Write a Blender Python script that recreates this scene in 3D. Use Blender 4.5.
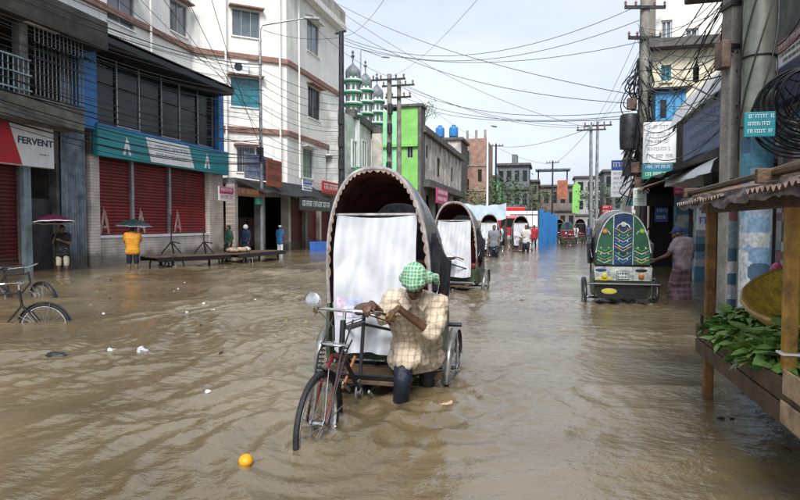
import bpy, bmesh, math, random
import numpy as np
from mathutils import Vector, Matrix, noise as mnoise
random.seed(7)
for o in list(bpy.data.objects): bpy.data.objects.remove(o)
scene = bpy.context.scene
C = scene.collection
R = math.radians

# ------------------------------------------------------------------ camera
CAM_H = 1.40                     # metres above the flood water (water surface is z = 0)
YAW, PITCH, FPX = R(13.9), R(2.4), 600.0   # street runs along +Y
cam_d = bpy.data.cameras.new('camera'); cam = bpy.data.objects.new('camera', cam_d); C.objects.link(cam)
cam.location = (0, 0, CAM_H); cam.rotation_euler = (R(90) - PITCH, 0, YAW)
cam_d.sensor_width = 36; cam_d.lens = 36 * FPX / 800; cam_d.clip_start = 0.05; cam_d.clip_end = 4000
scene.camera = cam
scene.render.resolution_x = 1024; scene.render.resolution_y = 640

# ------------------------------------------------------------------ world, sun, exposure
SUN_EL, SUN_AZ = R(46), R(172)   # azimuth measured from +Y towards +X
world = bpy.data.worlds.new('World'); scene.world = world; world.use_nodes = True
nt = world.node_tree; nt.nodes.clear()
def N(t, **k):
    n = nt.nodes.new(t)
    for a, b in k.items(): setattr(n, a, b)
    return n
sky = N('ShaderNodeTexSky', sky_type='NISHITA', sun_disc=False, sun_elevation=SUN_EL, sun_rotation=SUN_AZ,
        air_density=1.0, dust_density=4.0, ozone_density=1.0)
hs = N('ShaderNodeHueSaturation'); hs.inputs['Saturation'].default_value = 0.45
tc = N('ShaderNodeTexCoord'); mp = N('ShaderNodeMapping'); mp.inputs['Scale'].default_value = (1.3, 1.3, 4.0)
nz = N('ShaderNodeTexNoise'); nz.inputs['Scale'].default_value = 1.4; nz.inputs['Detail'].default_value = 5; nz.inputs['Roughness'].default_value = 0.5
cr = N('ShaderNodeValToRGB')
cr.color_ramp.elements[0].position = 0.30; cr.color_ramp.elements[0].color = (1.92, 2.22, 2.68, 1)
cr.color_ramp.elements[1].position = 0.72; cr.color_ramp.elements[1].color = (3.12, 3.36, 3.70, 1)
mx = N('ShaderNodeMixRGB'); mx.inputs[0].default_value = 0.88     # overcast: cloud deck over the clear sky
bg = N('ShaderNodeBackground'); bg.inputs[1].default_value = 0.10
wo = N('ShaderNodeOutputWorld')
L = nt.links.new
L(sky.outputs[0], hs.inputs['Color']); L(tc.outputs['Generated'], mp.inputs[0]); L(mp.outputs[0], nz.inputs['Vector'])
L(nz.outputs['Fac'], cr.inputs[0]); L(hs.outputs[0], mx.inputs[1]); L(cr.outputs[0], mx.inputs[2])
L(mx.outputs[0], bg.inputs[0]); L(bg.outputs[0], wo.inputs[0])
sd = bpy.data.lights.new('sun', 'SUN'); sun = bpy.data.objects.new('sun', sd); C.objects.link(sun)
sd.energy = 1.5; sd.angle = R(25); sd.color = (1.0, 0.985, 0.96)
sun.rotation_euler = Vector((-math.sin(SUN_AZ) * math.cos(SUN_EL), -math.cos(SUN_AZ) * math.cos(SUN_EL), -math.sin(SUN_EL))).to_track_quat('-Z', 'Y').to_euler()
sun.location = (0, 0, 40)
vs = scene.view_settings; vs.view_transform = 'Standard'; vs.look = 'None'; vs.gamma = 1.0; vs.use_curve_mapping = False
vs.exposure = 1.64

# ------------------------------------------------------------------ pixel -> direction helpers (photo pixels, 800 x 500)
CM = Matrix.Translation(cam.location) @ cam.rotation_euler.to_matrix().to_4x4()
CR3 = CM.to_3x3(); EYE = Vector(cam.location)
def ray(px, py): return CR3 @ Vector(((px - 400) / FPX, -(py - 250) / FPX, -1.0))
def att(px, py, t): return EYE + ray(px, py) * t          # t metres along the optical axis
def atz(px, py, z=0.0):
    d = ray(px, py); return EYE + d * ((z - CAM_H) / d.z)
def atx(px, py, X):
    d = ray(px, py); return EYE + d * (X / d.x)
def lerp(a, b, k): return a + (b - a) * k

# ------------------------------------------------------------------ materials
MATS = {}
def tide_nodes(n, l, out):
    """mud left by the flood: a ragged brown stain on everything just above the water line"""
    g = n('ShaderNodeNewGeometry'); sx = n('ShaderNodeSeparateXYZ'); l(g.outputs['Position'], sx.inputs[0])
    nn = n('ShaderNodeTexNoise'); nn.inputs['Scale'].default_value = 2.2; nn.inputs['Detail'].default_value = 6; l(g.outputs['Position'], nn.inputs['Vector'])
    ad = n('ShaderNodeMath'); ad.operation = 'MULTIPLY_ADD'; ad.inputs[1].default_value = -.7; l(nn.outputs['Fac'], ad.inputs[0]); l(sx.outputs['Z'], ad.inputs[2])
    mr = n('ShaderNodeMapRange'); mr.inputs['From Min'].default_value = -.08; mr.inputs['From Max'].default_value = .18; mr.inputs['To Min'].default_value = .72; mr.inputs['To Max'].default_value = 0; l(ad.outputs[0], mr.inputs[0])
    mm = n('ShaderNodeMixRGB'); l(mr.outputs[0], mm.inputs[0]); l(out, mm.inputs[1]); mm.inputs[2].default_value = (.085, .066, .045, 1); return mm.outputs[0]
def pm(name, col, rough=0.7, var=0.18, scale=4.0, streak=0.0, bump=0.0, metal=0.0, col2=None, coord='Object', bscale=None, spec=0.4, tr=0.0, tide=False):
    """procedural weathered material: base colour broken by two noises, rain streaks running down, fine relief"""
    if name in MATS: return MATS[name]
    m = bpy.data.materials.new(name); m.use_nodes = True; t = m.node_tree; t.nodes.clear()
    def n(ty, **k):
        q = t.nodes.new(ty)
        for a, b in k.items(): setattr(q, a, b)
        return q
    l = t.links.new
    b = n('ShaderNodeBsdfPrincipled'); o = n('ShaderNodeOutputMaterial'); l(b.outputs[0], o.inputs[0])
    b.inputs['Metallic'].default_value = metal; b.inputs['Specular IOR Level'].default_value = spec
    c = n('ShaderNodeTexCoord'); co = c.outputs[coord]
    if coord == 'Position': co = n('ShaderNodeNewGeometry').outputs['Position']
    n1 = n('ShaderNodeTexNoise'); n1.inputs['Scale'].default_value = scale; n1.inputs['Detail'].default_value = 6; n1.inputs['Roughness'].default_value = 0.65
    l(co, n1.inputs['Vector'])
    r1 = n('ShaderNodeValToRGB'); r1.color_ramp.elements[0].position = 0.33; r1.color_ramp.elements[1].position = 0.68
    d = col2 if col2 else tuple(x * (1 - var * 2.2) for x in col)
    r1.color_ramp.elements[0].color = (*d, 1); r1.color_ramp.elements[1].color = (*[min(1, x * (1 + var * 0.5)) for x in col], 1)
    l(n1.outputs['Fac'], r1.inputs[0]); out = r1.outputs[0]
    if streak > 0:
        mp = n('ShaderNodeMapping'); mp.inputs['Scale'].default_value = (5.0, 5.0, 0.35); l(co, mp.inputs[0])
        n2 = n('ShaderNodeTexNoise'); n2.inputs['Scale'].default_value = 1.2; n2.inputs['Detail'].default_value = 5; l(mp.outputs[0], n2.inputs['Vector'])
        r2 = n('ShaderNodeValToRGB'); r2.color_ramp.elements[0].position = 0.52; r2.color_ramp.elements[1].position = 0.72
        r2.color_ramp.elements[0].color = (0, 0, 0, 1); r2.color_ramp.elements[1].color = (streak, streak, streak, 1)
        l(n2.outputs['Fac'], r2.inputs[0])
        mxx = n('ShaderNodeMixRGB'); l(r2.outputs[0], mxx.inputs[0]); l(out, mxx.inputs[1]); mxx.inputs[2].default_value = (0.05, 0.048, 0.042, 1); out = mxx.outputs[0]
    if tide: out = tide_nodes(n, l, out)
    l(out, b.inputs['Base Color'])
    rr = n('ShaderNodeMapRange'); rr.inputs['To Min'].default_value = max(0.03, rough - 0.12); rr.inputs['To Max'].default_value = min(1, rough + 0.12)
    l(n1.outputs['Fac'], rr.inputs[0]); l(rr.outputs[0], b.inputs['Roughness'])
    if bump > 0:
        n3 = n('ShaderNodeTexNoise'); n3.inputs['Scale'].default_value = bscale or scale * 6; n3.inputs['Detail'].default_value = 4; l(co, n3.inputs['Vector'])
        bp = n('ShaderNodeBump'); bp.inputs['Strength'].default_value = bump; bp.inputs['Distance'].default_value = 0.02
        l(n3.outputs['Fac'], bp.inputs['Height']); l(bp.outputs[0], b.inputs['Normal'])
    if tr > 0: b.inputs['Transmission Weight'].default_value = tr
    MATS[name] = m; return m

def nodemat(name, fn):
    if name in MATS: return MATS[name]
    m = bpy.data.materials.new(name); m.use_nodes = True; t = m.node_tree; t.nodes.clear()
    b = t.nodes.new('ShaderNodeBsdfPrincipled'); o = t.nodes.new('ShaderNodeOutputMaterial'); t.links.new(b.outputs[0], o.inputs[0])
    fn(t, t.nodes.new, t.links.new, b); MATS[name] = m; return m

# ------------------------------------------------------------------ mesh builder
class MB:
    def __init__(s, M=None): s.v = []; s.f = []; s.mi = []; s.M = M or Matrix(); s.k = 0
    def add(s, vs, fs):
        o = len(s.v); M = s.M
        s.v += [M @ Vector(v) for v in vs]; s.f += [tuple(i + o for i in f) for f in fs]; s.mi += [s.k] * len(fs); return s
    def box(s, c, d, rz=0.0, rot=None):
        x, y, z = d[0] / 2, d[1] / 2, d[2] / 2
        Q = rot if rot is not None else Matrix.Rotation(rz, 3, 'Z'); c = Vector(c)
        vs = [c + Q @ Vector((a * x, b * y, e * z)) for e in (-1, 1) for b in (-1, 1) for a in (-1, 1)]
        return s.add(vs, [(0, 2, 3, 1), (4, 5, 7, 6), (0, 1, 5, 4), (1, 3, 7, 5), (3, 2, 6, 7), (2, 0, 4, 6)])
    def bar(s, p0, p1, w, h, up=(0, 0, 1)):
        p0 = Vector(p0); p1 = Vector(p1); d = (p1 - p0); ln = d.length; d.normalize(); up = Vector(up)
        if abs(d.dot(up)) > 0.98: up = Vector((1, 0, 0))
        x = d.cross(up).normalized(); z = x.cross(d).normalized()
        Q = Matrix((x, d, z)).transposed(); return s.box((p0 + p1) / 2, (w, ln, h), rot=Q)
    def tube(s, pts, r, n=8, cap=True):
        pts = [Vector(p) for p in pts]; m = len(pts); rs = r if isinstance(r, (list, tuple)) else [r] * m
        vs = []; fs = []; ref = None
        for i in range(m):
            d = (pts[min(i + 1, m - 1)] - pts[max(i - 1, 0)])
            if d.length < 1e-9: d = Vector((0, 0, 1))
            d.normalize()
            if ref is None:
                ref = Vector((0, 0, 1)) if abs(d.z) < 0.9 else Vector((1, 0, 0))
            x = ref - d * ref.dot(d)
            if x.length < 1e-6: x = d.orthogonal()
            x.normalize(); ref = x; y = d.cross(x)
            for k in range(n):
                a = 2 * math.pi * k / n; vs.append(pts[i] + (x * math.cos(a) + y * math.sin(a)) * rs[i])
        for i in range(m - 1):
            for k in range(n):
                k2 = (k + 1) % n; fs.append((i * n + k, i * n + k2, (i + 1) * n + k2, (i + 1) * n + k))
        if cap: fs.append(tuple(range(n - 1, -1, -1))); fs.append(tuple((m - 1) * n + k for k in range(n)))
        return s.add(vs, fs)
    def caps(s, p0, p1, r0, r1, n=12):
        p0 = Vector(p0); p1 = Vector(p1); d = p1 - p0; ln = d.length
        d = d.normalized() if ln > 1e-6 else Vector((0, 0, 1))
        pts = []; rs = []
        for a in (-85, -60, -30, 0): pts.append(p0 + d * r0 * math.sin(R(a))); rs.append(r0 * math.cos(R(a)))
        for a in (0, 30, 60, 85): pts.append(p1 + d * r1 * math.sin(R(a)) + d * (1e-4 if a == 0 else 0)); rs.append(r1 * math.cos(R(a)))
        return s.tube(pts, rs, n)
    def ell(s, c, rad, Q=None, n=14, m=10):
        Q = Q or Matrix.Identity(3); c = Vector(c); vs = []; fs = []
        for i in range(m + 1):
            th = math.pi * (i / m) * 0.998 + 0.003
            for k in range(n):
                ph = 2 * math.pi * k / n
                vs.append(c + Q @ Vector((rad[0] * math.sin(th) * math.cos(ph), rad[1] * math.sin(th) * math.sin(ph), rad[2] * math.cos(th))))
        for i in range(m):
            for k in range(n): k2 = (k + 1) % n; fs.append((i * n + k, (i + 1) * n + k, (i + 1) * n + k2, i * n + k2))
        fs.append(tuple(range(n))); fs.append(tuple(m * n + k for k in range(n - 1, -1, -1)))
        return s.add(vs, fs)
    def lathe(s, prof, n=16, c=(0, 0, 0), Q=None, cap=True):
        Q = Q or Matrix.Identity(3); c = Vector(c); vs = []; fs = []; m = len(prof)
        for r, z in prof:
            for k in range(n):
                a = 2 * math.pi * k / n; vs.append(c + Q @ Vector((r * math.cos(a), r * math.sin(a), z)))
        for i in range(m - 1):
            for k in range(n): k2 = (k + 1) % n; fs.append((i * n + k, i * n + k2, (i + 1) * n + k2, (i + 1) * n + k))
        if cap: fs.append(tuple(range(n - 1, -1, -1))); fs.append(tuple((m - 1) * n + k for k in range(n)))
        return s.add(vs, fs)
    def torus(s, c, Rr, r, n=40, k=8, a0=0.0, a1=2 * math.pi, axis='X', sq=1.0):
        vs = []; fs = []; full = abs(a1 - a0 - 2 * math.pi) < 1e-6; m = n if full else n + 1; c = Vector(c)
        for i in range(m):
            a = a0 + (a1 - a0) * i / n
            for j in range(k):
                b = 2 * math.pi * j / k; rr = Rr + r * math.cos(b); h = r * sq * math.sin(b)
                p = {'X': (h, rr * math.cos(a), rr * math.sin(a)), 'Z': (rr * math.cos(a), rr * math.sin(a), h), 'Y': (rr * math.cos(a), h, rr * math.sin(a))}[axis]
                vs.append(c + Vector(p))
        for i in range(n):
            i2 = (i + 1) % m
            for j in range(k): j2 = (j + 1) % k; fs.append((i * k + j, i2 * k + j, i2 * k + j2, i * k + j2))
        return s.add(vs, fs)
    def grid(s, fn, nu, nv, th=0.0):
        vs = [Vector(fn(i / nu, j / nv)) for i in range(nu + 1) for j in range(nv + 1)]
        q = lambda i, j: i * (nv + 1) + j
        fs = [(q(i, j), q(i + 1, j), q(i + 1, j + 1), q(i, j + 1)) for i in range(nu) for j in range(nv)]
        if th:
            nn = [Vector((0, 0, 0)) for _ in vs]
            for f in fs:
                w = (vs[f[2]] - vs[f[0]]).cross(vs[f[3]] - vs[f[1]])
                for i in f: nn[i] += w
            k0 = len(vs); vs = vs + [v - (w.normalized() if w.length > 0 else w) * th for v, w in zip(vs, nn)]
            b = [(f[3] + k0, f[2] + k0, f[1] + k0, f[0] + k0) for f in fs]
            e = []
            for i in range(nu): e += [(q(i, 0), q(i, 0) + k0, q(i + 1, 0) + k0, q(i + 1, 0)), (q(i + 1, nv), q(i + 1, nv) + k0, q(i, nv) + k0, q(i, nv))]
            for j in range(nv): e += [(q(0, j + 1), q(0, j + 1) + k0, q(0, j) + k0, q(0, j)), (q(nu, j), q(nu, j) + k0, q(nu, j + 1) + k0, q(nu, j + 1))]
            fs = fs + b + e
        return s.add(vs, fs)
    def prism(s, poly, fn, d0, d1):
        """2-D polygon (a, b) swept from d0 to d1; fn(a, b, d) -> point"""
        n = len(poly); vs = [fn(a, b, d0) for a, b in poly] + [fn(a, b, d1) for a, b in poly]
        fs = [tuple(range(n - 1, -1, -1)), tuple(range(n, 2 * n))] + [(i, (i + 1) % n, n + (i + 1) % n, n + i) for i in range(n)]
        return s.add(vs, fs)
    def build(s, name, mat, parent=None, smooth=False, world=False, fix=True, bevel=0.0, ang=38):
        me = bpy.data.meshes.new(name)
        v = s.v
        if world and parent is not None:
            I = WM[parent].inverted(); v = [I @ p for p in v]
        me.from_pydata([tuple(p) for p in v], [], s.f)
        for m in (mat if isinstance(mat, (list, tuple)) else [mat]): me.materials.append(m)
        if max(s.mi, default=0) > 0: me.polygons.foreach_set('material_index', s.mi)
        if fix and len(s.f) < 30000:
            bm = bmesh.new(); bm.from_mesh(me); bmesh.ops.recalc_face_normals(bm, faces=bm.faces); bm.to_mesh(me); bm.free()
        if smooth:
            me.polygons.foreach_set('use_smooth', [True] * len(me.polygons)); me.set_sharp_from_angle(angle=R(ang))
        return link(name, me, parent, bevel)
WM = {}
def link(name, me, parent=None, bevel=0.0):
    o = bpy.data.objects.new(name, me); C.objects.link(o)
    if parent is not None: o.parent = parent; WM[o] = WM[parent]
    else: WM[o] = Matrix()
    if bevel > 0:
        b = o.modifiers.new('bevel', 'BEVEL'); b.width = bevel; b.segments = 2; b.limit_method = 'ANGLE'; b.angle_limit = R(40)
    return o
def tag(o, label, cat, group=None, kind=None):
    o['label'] = label; o['category'] = cat
    if group: o['group'] = group
    if kind: o['kind'] = kind
    return o
def thing(name, label, cat, loc=(0, 0, 0), rz=0.0, group=None):
    o = bpy.data.objects.new(name, None); C.objects.link(o); o.empty_display_size = 0.2
    o.location = loc; o.rotation_euler = (0, 0, rz); WM[o] = Matrix.Translation(Vector(loc)) @ Matrix.Rotation(rz, 4, 'Z')
    return tag(o, label, cat, group)
def copy_tree(o, parent=None, skip=()):
    c = o.copy(); C.objects.link(c)
    if parent is not None: c.parent = parent
    for ch in [x for x in ALLCH(o)]:
        if ch.name.split('.')[0] in skip: continue
        copy_tree(ch, c, skip)
    return c
def ALLCH(o): return [x for x in C.objects if x.parent == o]
def recenter(o):
    """put a top-level mesh object's origin at its own base"""
    me = o.data; co = np.empty(len(me.vertices) * 3); me.vertices.foreach_get('co', co); co = co.reshape(-1, 3)
    c = Vector(((co[:, 0].min() + co[:, 0].max()) / 2, (co[:, 1].min() + co[:, 1].max()) / 2, co[:, 2].min()))
    me.transform(Matrix.Translation(-c)); o.location = o.location + c; return o

def text_into(mb, body, size, fn, th=0.004, bold=0.0):
    cu = bpy.data.curves.new('t', 'FONT'); cu.body = body; cu.size = size; cu.extrude = th; cu.offset = bold
    cu.align_x = 'CENTER'; cu.align_y = 'CENTER'; cu.resolution_u = 3
    o = bpy.data.objects.new('t', cu); C.objects.link(o); dg = bpy.context.evaluated_depsgraph_get()
    me = bpy.data.meshes.new_from_object(o.evaluated_get(dg))
    mb.add([fn(*v.co) for v in me.vertices], [tuple(p.vertices) for p in me.polygons])
    bpy.data.objects.remove(o); bpy.data.curves.remove(cu); bpy.data.meshes.remove(me)

def remesh(mb, vox, sm=6, fac=0.5):
    """one continuous skin over overlapping closed shapes"""
    me = bpy.data.meshes.new('tmp'); me.from_pydata([tuple(p) for p in mb.v], [], mb.f)
    o = bpy.data.objects.new('tmp', me); C.objects.link(o)
    a = o.modifiers.new('r', 'REMESH'); a.mode = 'VOXEL'; a.voxel_size = vox; a.adaptivity = 0
    b = o.modifiers.new('s', 'SMOOTH'); b.factor = fac; b.iterations = sm
    dg = bpy.context.evaluated_depsgraph_get(); ev = bpy.data.meshes.new_from_object(o.evaluated_get(dg))
    bpy.data.objects.remove(o); bpy.data.meshes.remove(me); return ev
def skin(name, mb, mat, parent, vox, sm=6, world=True, folds=0.0, fscale=9.0, stretch=(1, 1, 1), cut=None):
    me = remesh(mb, vox, sm)
    if folds > 0:
        nv = len(me.vertices); off = []
        for v in me.vertices:
            p = v.co; q = Vector((p.x * stretch[0], p.y * stretch[1], p.z * stretch[2])) * fscale
            w = mnoise.noise(q) * 0.6 + (1 - abs(mnoise.noise(q * 1.7 + Vector((5, 2, 1)))) * 2) * 0.4
            off.append(p + v.normal * folds * w)
        for v, p in zip(me.vertices, off): v.co = p
    if world: me.transform(WM[parent].inverted())
    me.polygons.foreach_set('use_smooth', [True] * len(me.polygons)); me.materials.append(mat)
    me.name = name; return link(name, me, parent)

class FR:
    """a vertical facade plane: o at z=0, u along the wall, n outwards"""
    def __init__(s, o, u, n): s.o = Vector(o); s.u = Vector(u).normalized(); s.n = Vector(n).normalized()
    def p(s, u, z, n=0.0): return s.o + s.u * u + s.n * n + Vector((0, 0, z))
    def hit(s, px, py, n=0.0):
        d = ray(px, py); t = ((s.o + s.n * n) - EYE).dot(s.n) / d.dot(s.n); q = EYE + d * t; return ((q - s.o).dot(s.u), q.z)
    def rect(s, x0, y0, x1, y1, n=0.0):
        """photo rectangle (left, top, right, bottom) -> u0, u1, z0, z1 using its middle for the heights"""
        a = s.hit(x0, (y0 + y1) / 2, n)[0]; b = s.hit(x1, (y0 + y1) / 2, n)[0]; xm = (x0 + x1) / 2
        t = s.hit(xm, y0, n)[1]; w = s.hit(xm, y1, n)[1]; return min(a, b), max(a, b), w, t
    def box(s, mb, u0, u1, z0, z1, n0, n1):
        q = [s.p(u, z, n) for z in (z0, z1) for n in (n0, n1) for u in (u0, u1)]
        return mb.add(q, [(0, 2, 3, 1), (4, 5, 7, 6), (0, 1, 5, 4), (1, 3, 7, 5), (3, 2, 6, 7), (2, 0, 4, 6)])
def fbox(fr, name, mat, par, u0, u1, z0, z1, n0, n1, bevel=0.0):
    return fr.box(MB(), u0, u1, z0, z1, n0, n1).build(name, mat, par, world=True, bevel=bevel)
def wall(fr, name, mat, par, u0, u1, z0, z1, opens=(), th=0.25, n0=0.0):
    us = sorted({u0, u1, *[min(max(a, u0), u1) for o in opens for a in o[:2]]}); zs = sorted({z0, z1, *[min(max(a, z0), z1) for o in opens for a in o[2:4]]})
    mb = MB()
    for a, b in zip(us, us[1:]):
        for c, d in zip(zs, zs[1:]):
            um, zm = (a + b) / 2, (c + d) / 2
            if any(o[0] < um < o[1] and o[2] < zm < o[3] for o in opens): continue
            fr.box(mb, a, b, c, d, n0 - th, n0)
    return mb.build(name, mat, par, world=True)
def window(fr, par, u0, u1, z0, z1, fm, gm, cols=2, rows=1, sill=None, hood=None, n0=0.0, fw=0.05, rec=0.12, name='window', bars=0, bm=None):
    mb = MB(); w = fw
    fr.box(mb, u0, u0 + w, z0, z1, n0 - rec - .04, n0 - rec + .05); fr.box(mb, u1 - w, u1, z0, z1, n0 - rec - .04, n0 - rec + .05)
    fr.box(mb, u0 + w, u1 - w, z0, z0 + w, n0 - rec - .04, n0 - rec + .05); fr.box(mb, u0 + w, u1 - w, z1 - w, z1, n0 - rec - .04, n0 - rec + .05)
    for i in range(1, cols): x = lerp(u0, u1, i / cols); fr.box(mb, x - w * .4, x + w * .4, z0 + w, z1 - w, n0 - rec - .03, n0 - rec + .04)
    f = mb.build(name, fm, par, world=True)
    for i in range(cols):
        for j in range(rows):
            a, b = lerp(u0, u1, i / cols) + w * .4, lerp(u0, u1, (i + 1) / cols) - w * .4; c, d = lerp(z0, z1, j / rows) + w * .4, lerp(z0, z1, (j + 1) / rows) - w * .4
            fbox(fr, 'pane', gm, f, a, b, c, d, n0 - rec - .02 - .006 * i, n0 - rec - .006 * i)
    for i in range(bars):
        x = lerp(u0, u1, (i + .5) / bars); fbox(fr, 'bar', bm or fm, f, x - .011, x + .011, z0 + .01, z1 - .01, n0 - .05, n0 - .028)
    if sill: fbox(fr, 'sill', sill, f, u0 - .06, u1 + .06, z0 - .07, z0 - .003, n0 - .1, n0 + .07)
    if hood: fbox(fr, 'hood', hood, f, u0 - .18, u1 + .18, z1 + .06, z1 + .14, n0 - .05, n0 + .38)
    return f
def scrawl(fr, mb, u0, u1, z0, z1, n, rows=3, seed=1, hang=True):
    """unreadable lines of small lettering: strokes under a head line"""
    rnd = random.Random(seed); h = (z1 - z0) / rows
    for r in range(rows):
        zt = z1 - r * h - h * .18; ch = h * .5; u = u0 + rnd.uniform(0, .06) * (u1 - u0); e = u1 - rnd.uniform(0, .25 if r else .05) * (u1 - u0)
        while u < e:
            wl = ch * rnd.uniform(1.2, 3.2); wl = min(wl, e - u)
            if hang: fr.box(mb, u, u + wl, zt - ch * .14, zt, n, n + .004)
            x = u + ch * .1
            while x < u + wl - ch * .15:
                k = rnd.uniform(.35, .85)
                fr.box(mb, x, x + ch * .13, zt - ch, zt - ch * .15, n, n + .004)
                if rnd.random() < .75: fr.box(mb, x + ch * .13, x + ch * .45, zt - ch * k - ch * .1, zt - ch * k, n, n + .004)
                x += ch * rnd.uniform(.4, .7)
            u += wl + ch * rnd.uniform(.3, .6)
    return mb

# ------------------------------------------------------------------ material library
m_white = pm('white_plaster', (.80, .785, .745), .75, .07, 1.3, streak=.20, bump=.25, bscale=30)
m_cream = pm('cream_plaster', (.72, .66, .50), .8, .10, 1.2, streak=.30, bump=.2, bscale=30)
m_grey = pm('grey_concrete', (.30, .29, .27), .85, .22, 1.6, streak=.5, bump=.4, bscale=25, tide=True)
m_dconc = pm('stained_concrete', (.13, .125, .115), .85, .28, 1.8, streak=.75, bump=.5, bscale=25)
m_oldw = pm('mouldy_plaster', (.56, .52, .47), .85, .25, 1.0, streak=.6, bump=.5, bscale=15)
m_band = pm('brown_band', (.30, .17, .13), .7, .2, 3, streak=.3)
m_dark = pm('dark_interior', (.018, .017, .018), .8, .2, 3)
m_black = pm('black_paint', (.014, .014, .016), .38, .2, 12)
m_blackm = pm('black_cable', (.012, .012, .014), .5, .1, 12)
m_tin = pm('weathered_tin', (.23, .28, .35), .45, .3, 2.0, streak=.5, metal=.35, bump=.15, tide=True)
m_dtin = pm('dark_tin', (.035, .035, .04), .5, .3, 3, streak=.2, metal=.3)
m_rust = pm('rusty_tin', (.20, .14, .11), .65, .35, 6, streak=.3, metal=.2, bump=.3, col2=(.08, .05, .04))
m_rustlite = pm('pale_rusty_tin', (.34, .30, .30), .5, .3, 5, metal=.3, bump=.35, col2=(.16, .10, .08))
m_glass = pm('dark_glass', (.012, .018, .022), .18, .15, 2, spec=.4)
m_gglass = pm('grey_glass', (.13, .16, .19), .10, .2, 1.5, spec=.8)
m_tglass = pm('teal_glass', (.02, .17, .22), .15, .2, 2, spec=.7)
m_alu = pm('aluminium', (.5, .5, .5), .4, .15, 6, metal=.7)
m_blue = pm('blue_paint', (.03, .20, .52), .5, .15, 2, streak=.2)
m_teal = pm('teal_sign', (.02, .27, .32), .45, .10, 1.5, streak=.15)
m_signw = pm('white_sign', (.78, .80, .82), .45, .07, 1.5, streak=.12)
m_red = pm('red_sign', (.50, .012, .02), .45, .10, 2, streak=.1)
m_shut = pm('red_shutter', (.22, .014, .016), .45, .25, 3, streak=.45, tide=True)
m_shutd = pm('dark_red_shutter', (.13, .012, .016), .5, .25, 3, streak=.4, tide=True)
m_navy = pm('navy_ink', (.02, .03, .09), .5, .1, 8)
m_wood = pm('wet_wood', (.10, .058, .03), .6, .35, 8, bump=.4, col2=(.04, .025, .016))
m_owood = pm('ochre_wood', (.46, .26, .045), .55, .3, 7, bump=.4, col2=(.16, .08, .025))
m_pwood = pm('pale_wood', (.42, .30, .18), .65, .25, 8, bump=.3)
m_pole = pm('concrete_pole', (.30, .285, .25), .8, .25, 2.2, streak=.5, bump=.5, bscale=30)
m_steel = pm('grey_steel', (.36, .37, .38), .42, .2, 5, metal=.6, streak=.2)
m_dsteel = pm('dark_steel', (.05, .05, .055), .45, .25, 6, metal=.5)
m_chrome = pm('chrome', (.65, .65, .65), .16, .15, 20, metal=1.0)
m_rubber = pm('tyre_rubber', (.022, .022, .024), .65, .25, 30, bump=.3, bscale=80)
m_skin = pm('brown_skin', (.17, .085, .05), .5, .18, 14, bump=.1, bscale=120)
m_skind = pm('dark_skin', (.105, .05, .03), .48, .18, 14, bump=.1, bscale=120)
m_hair = pm('black_hair', (.012, .01, .01), .5, .3, 40, bump=.6, bscale=120)
m_tile = nodemat('wall_tiles', lambda t, n, l, b: tile_fn(t, n, l, b)) if False else None
def brickmat(name, c1, c2, mortar, scale, bw, bh, msize=.02, rough=.7, bump=.5, vert='Z', ax='Y'):
    def fn(t, n, l, b):
        g = n('ShaderNodeTexCoord'); sp = n('ShaderNodeSeparateXYZ'); l(g.outputs['Object'], sp.inputs[0])
        cb = n('ShaderNodeCombineXYZ'); l(sp.outputs[ax], cb.inputs['X']); l(sp.outputs['Z'], cb.inputs['Y'])
        bt = n('ShaderNodeTexBrick'); bt.inputs['Scale'].default_value = scale; bt.inputs['Brick Width'].default_value = bw; bt.inputs['Row Height'].default_value = bh
        bt.inputs['Mortar Size'].default_value = msize; bt.inputs['Color1'].default_value = (*c1, 1); bt.inputs['Color2'].default_value = (*c2, 1); bt.inputs['Mortar'].default_value = (*mortar, 1)
        l(cb.outputs[0], bt.inputs['Vector'])
        nzz = n('ShaderNodeTexNoise'); nzz.inputs['Scale'].default_value = 1.5; nzz.inputs['Detail'].default_value = 6; l(g.outputs['Object'], nzz.inputs['Vector'])
        mr = n('ShaderNodeMapRange'); mr.inputs['From Min'].default_value = .3; mr.inputs['From Max'].default_value = .75; mr.inputs['To Min'].default_value = .55; mr.inputs['To Max'].default_value = 1.1; l(nzz.outputs['Fac'], mr.inputs[0])
        hm = n('ShaderNodeMixRGB'); hm.blend_type = 'MULTIPLY'; hm.inputs[0].default_value = 1; l(bt.outputs['Color'], hm.inputs[1]); l(mr.outputs[0], hm.inputs[2])
        l(tide_nodes(n, l, hm.outputs[0]), b.inputs['Base Color']); b.inputs['Roughness'].default_value = rough
        bp = n('ShaderNodeBump'); bp.inputs['Strength'].default_value = bump; bp.inputs['Distance'].default_value = .01; bp.invert = True; l(bt.outputs['Fac'], bp.inputs['Height']); l(bp.outputs[0], b.inputs['Normal'])
    return nodemat(name, fn)
m_brick = brickmat('red_brick', (.33, .15, .10), (.42, .22, .15), (.30, .27, .24), 1.0, .25, .085, .012)
m_brickx = brickmat('red_brick_side', (.33, .15, .10), (.42, .22, .15), (.30, .27, .24), 1.0, .25, .085, .012, ax='X')
m_tile = brickmat('pink_wall_tile', (.80, .72, .65), (.72, .62, .56), (.50, .42, .38), 1.0, .10, .10, .012, rough=.35, bump=.2)
m_ctile = brickmat('white_wall_tile', (.62, .62, .60), (.55, .56, .56), (.35, .35, .35), 1.0, .6, .6, .015, rough=.35, bump=.2)
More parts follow.
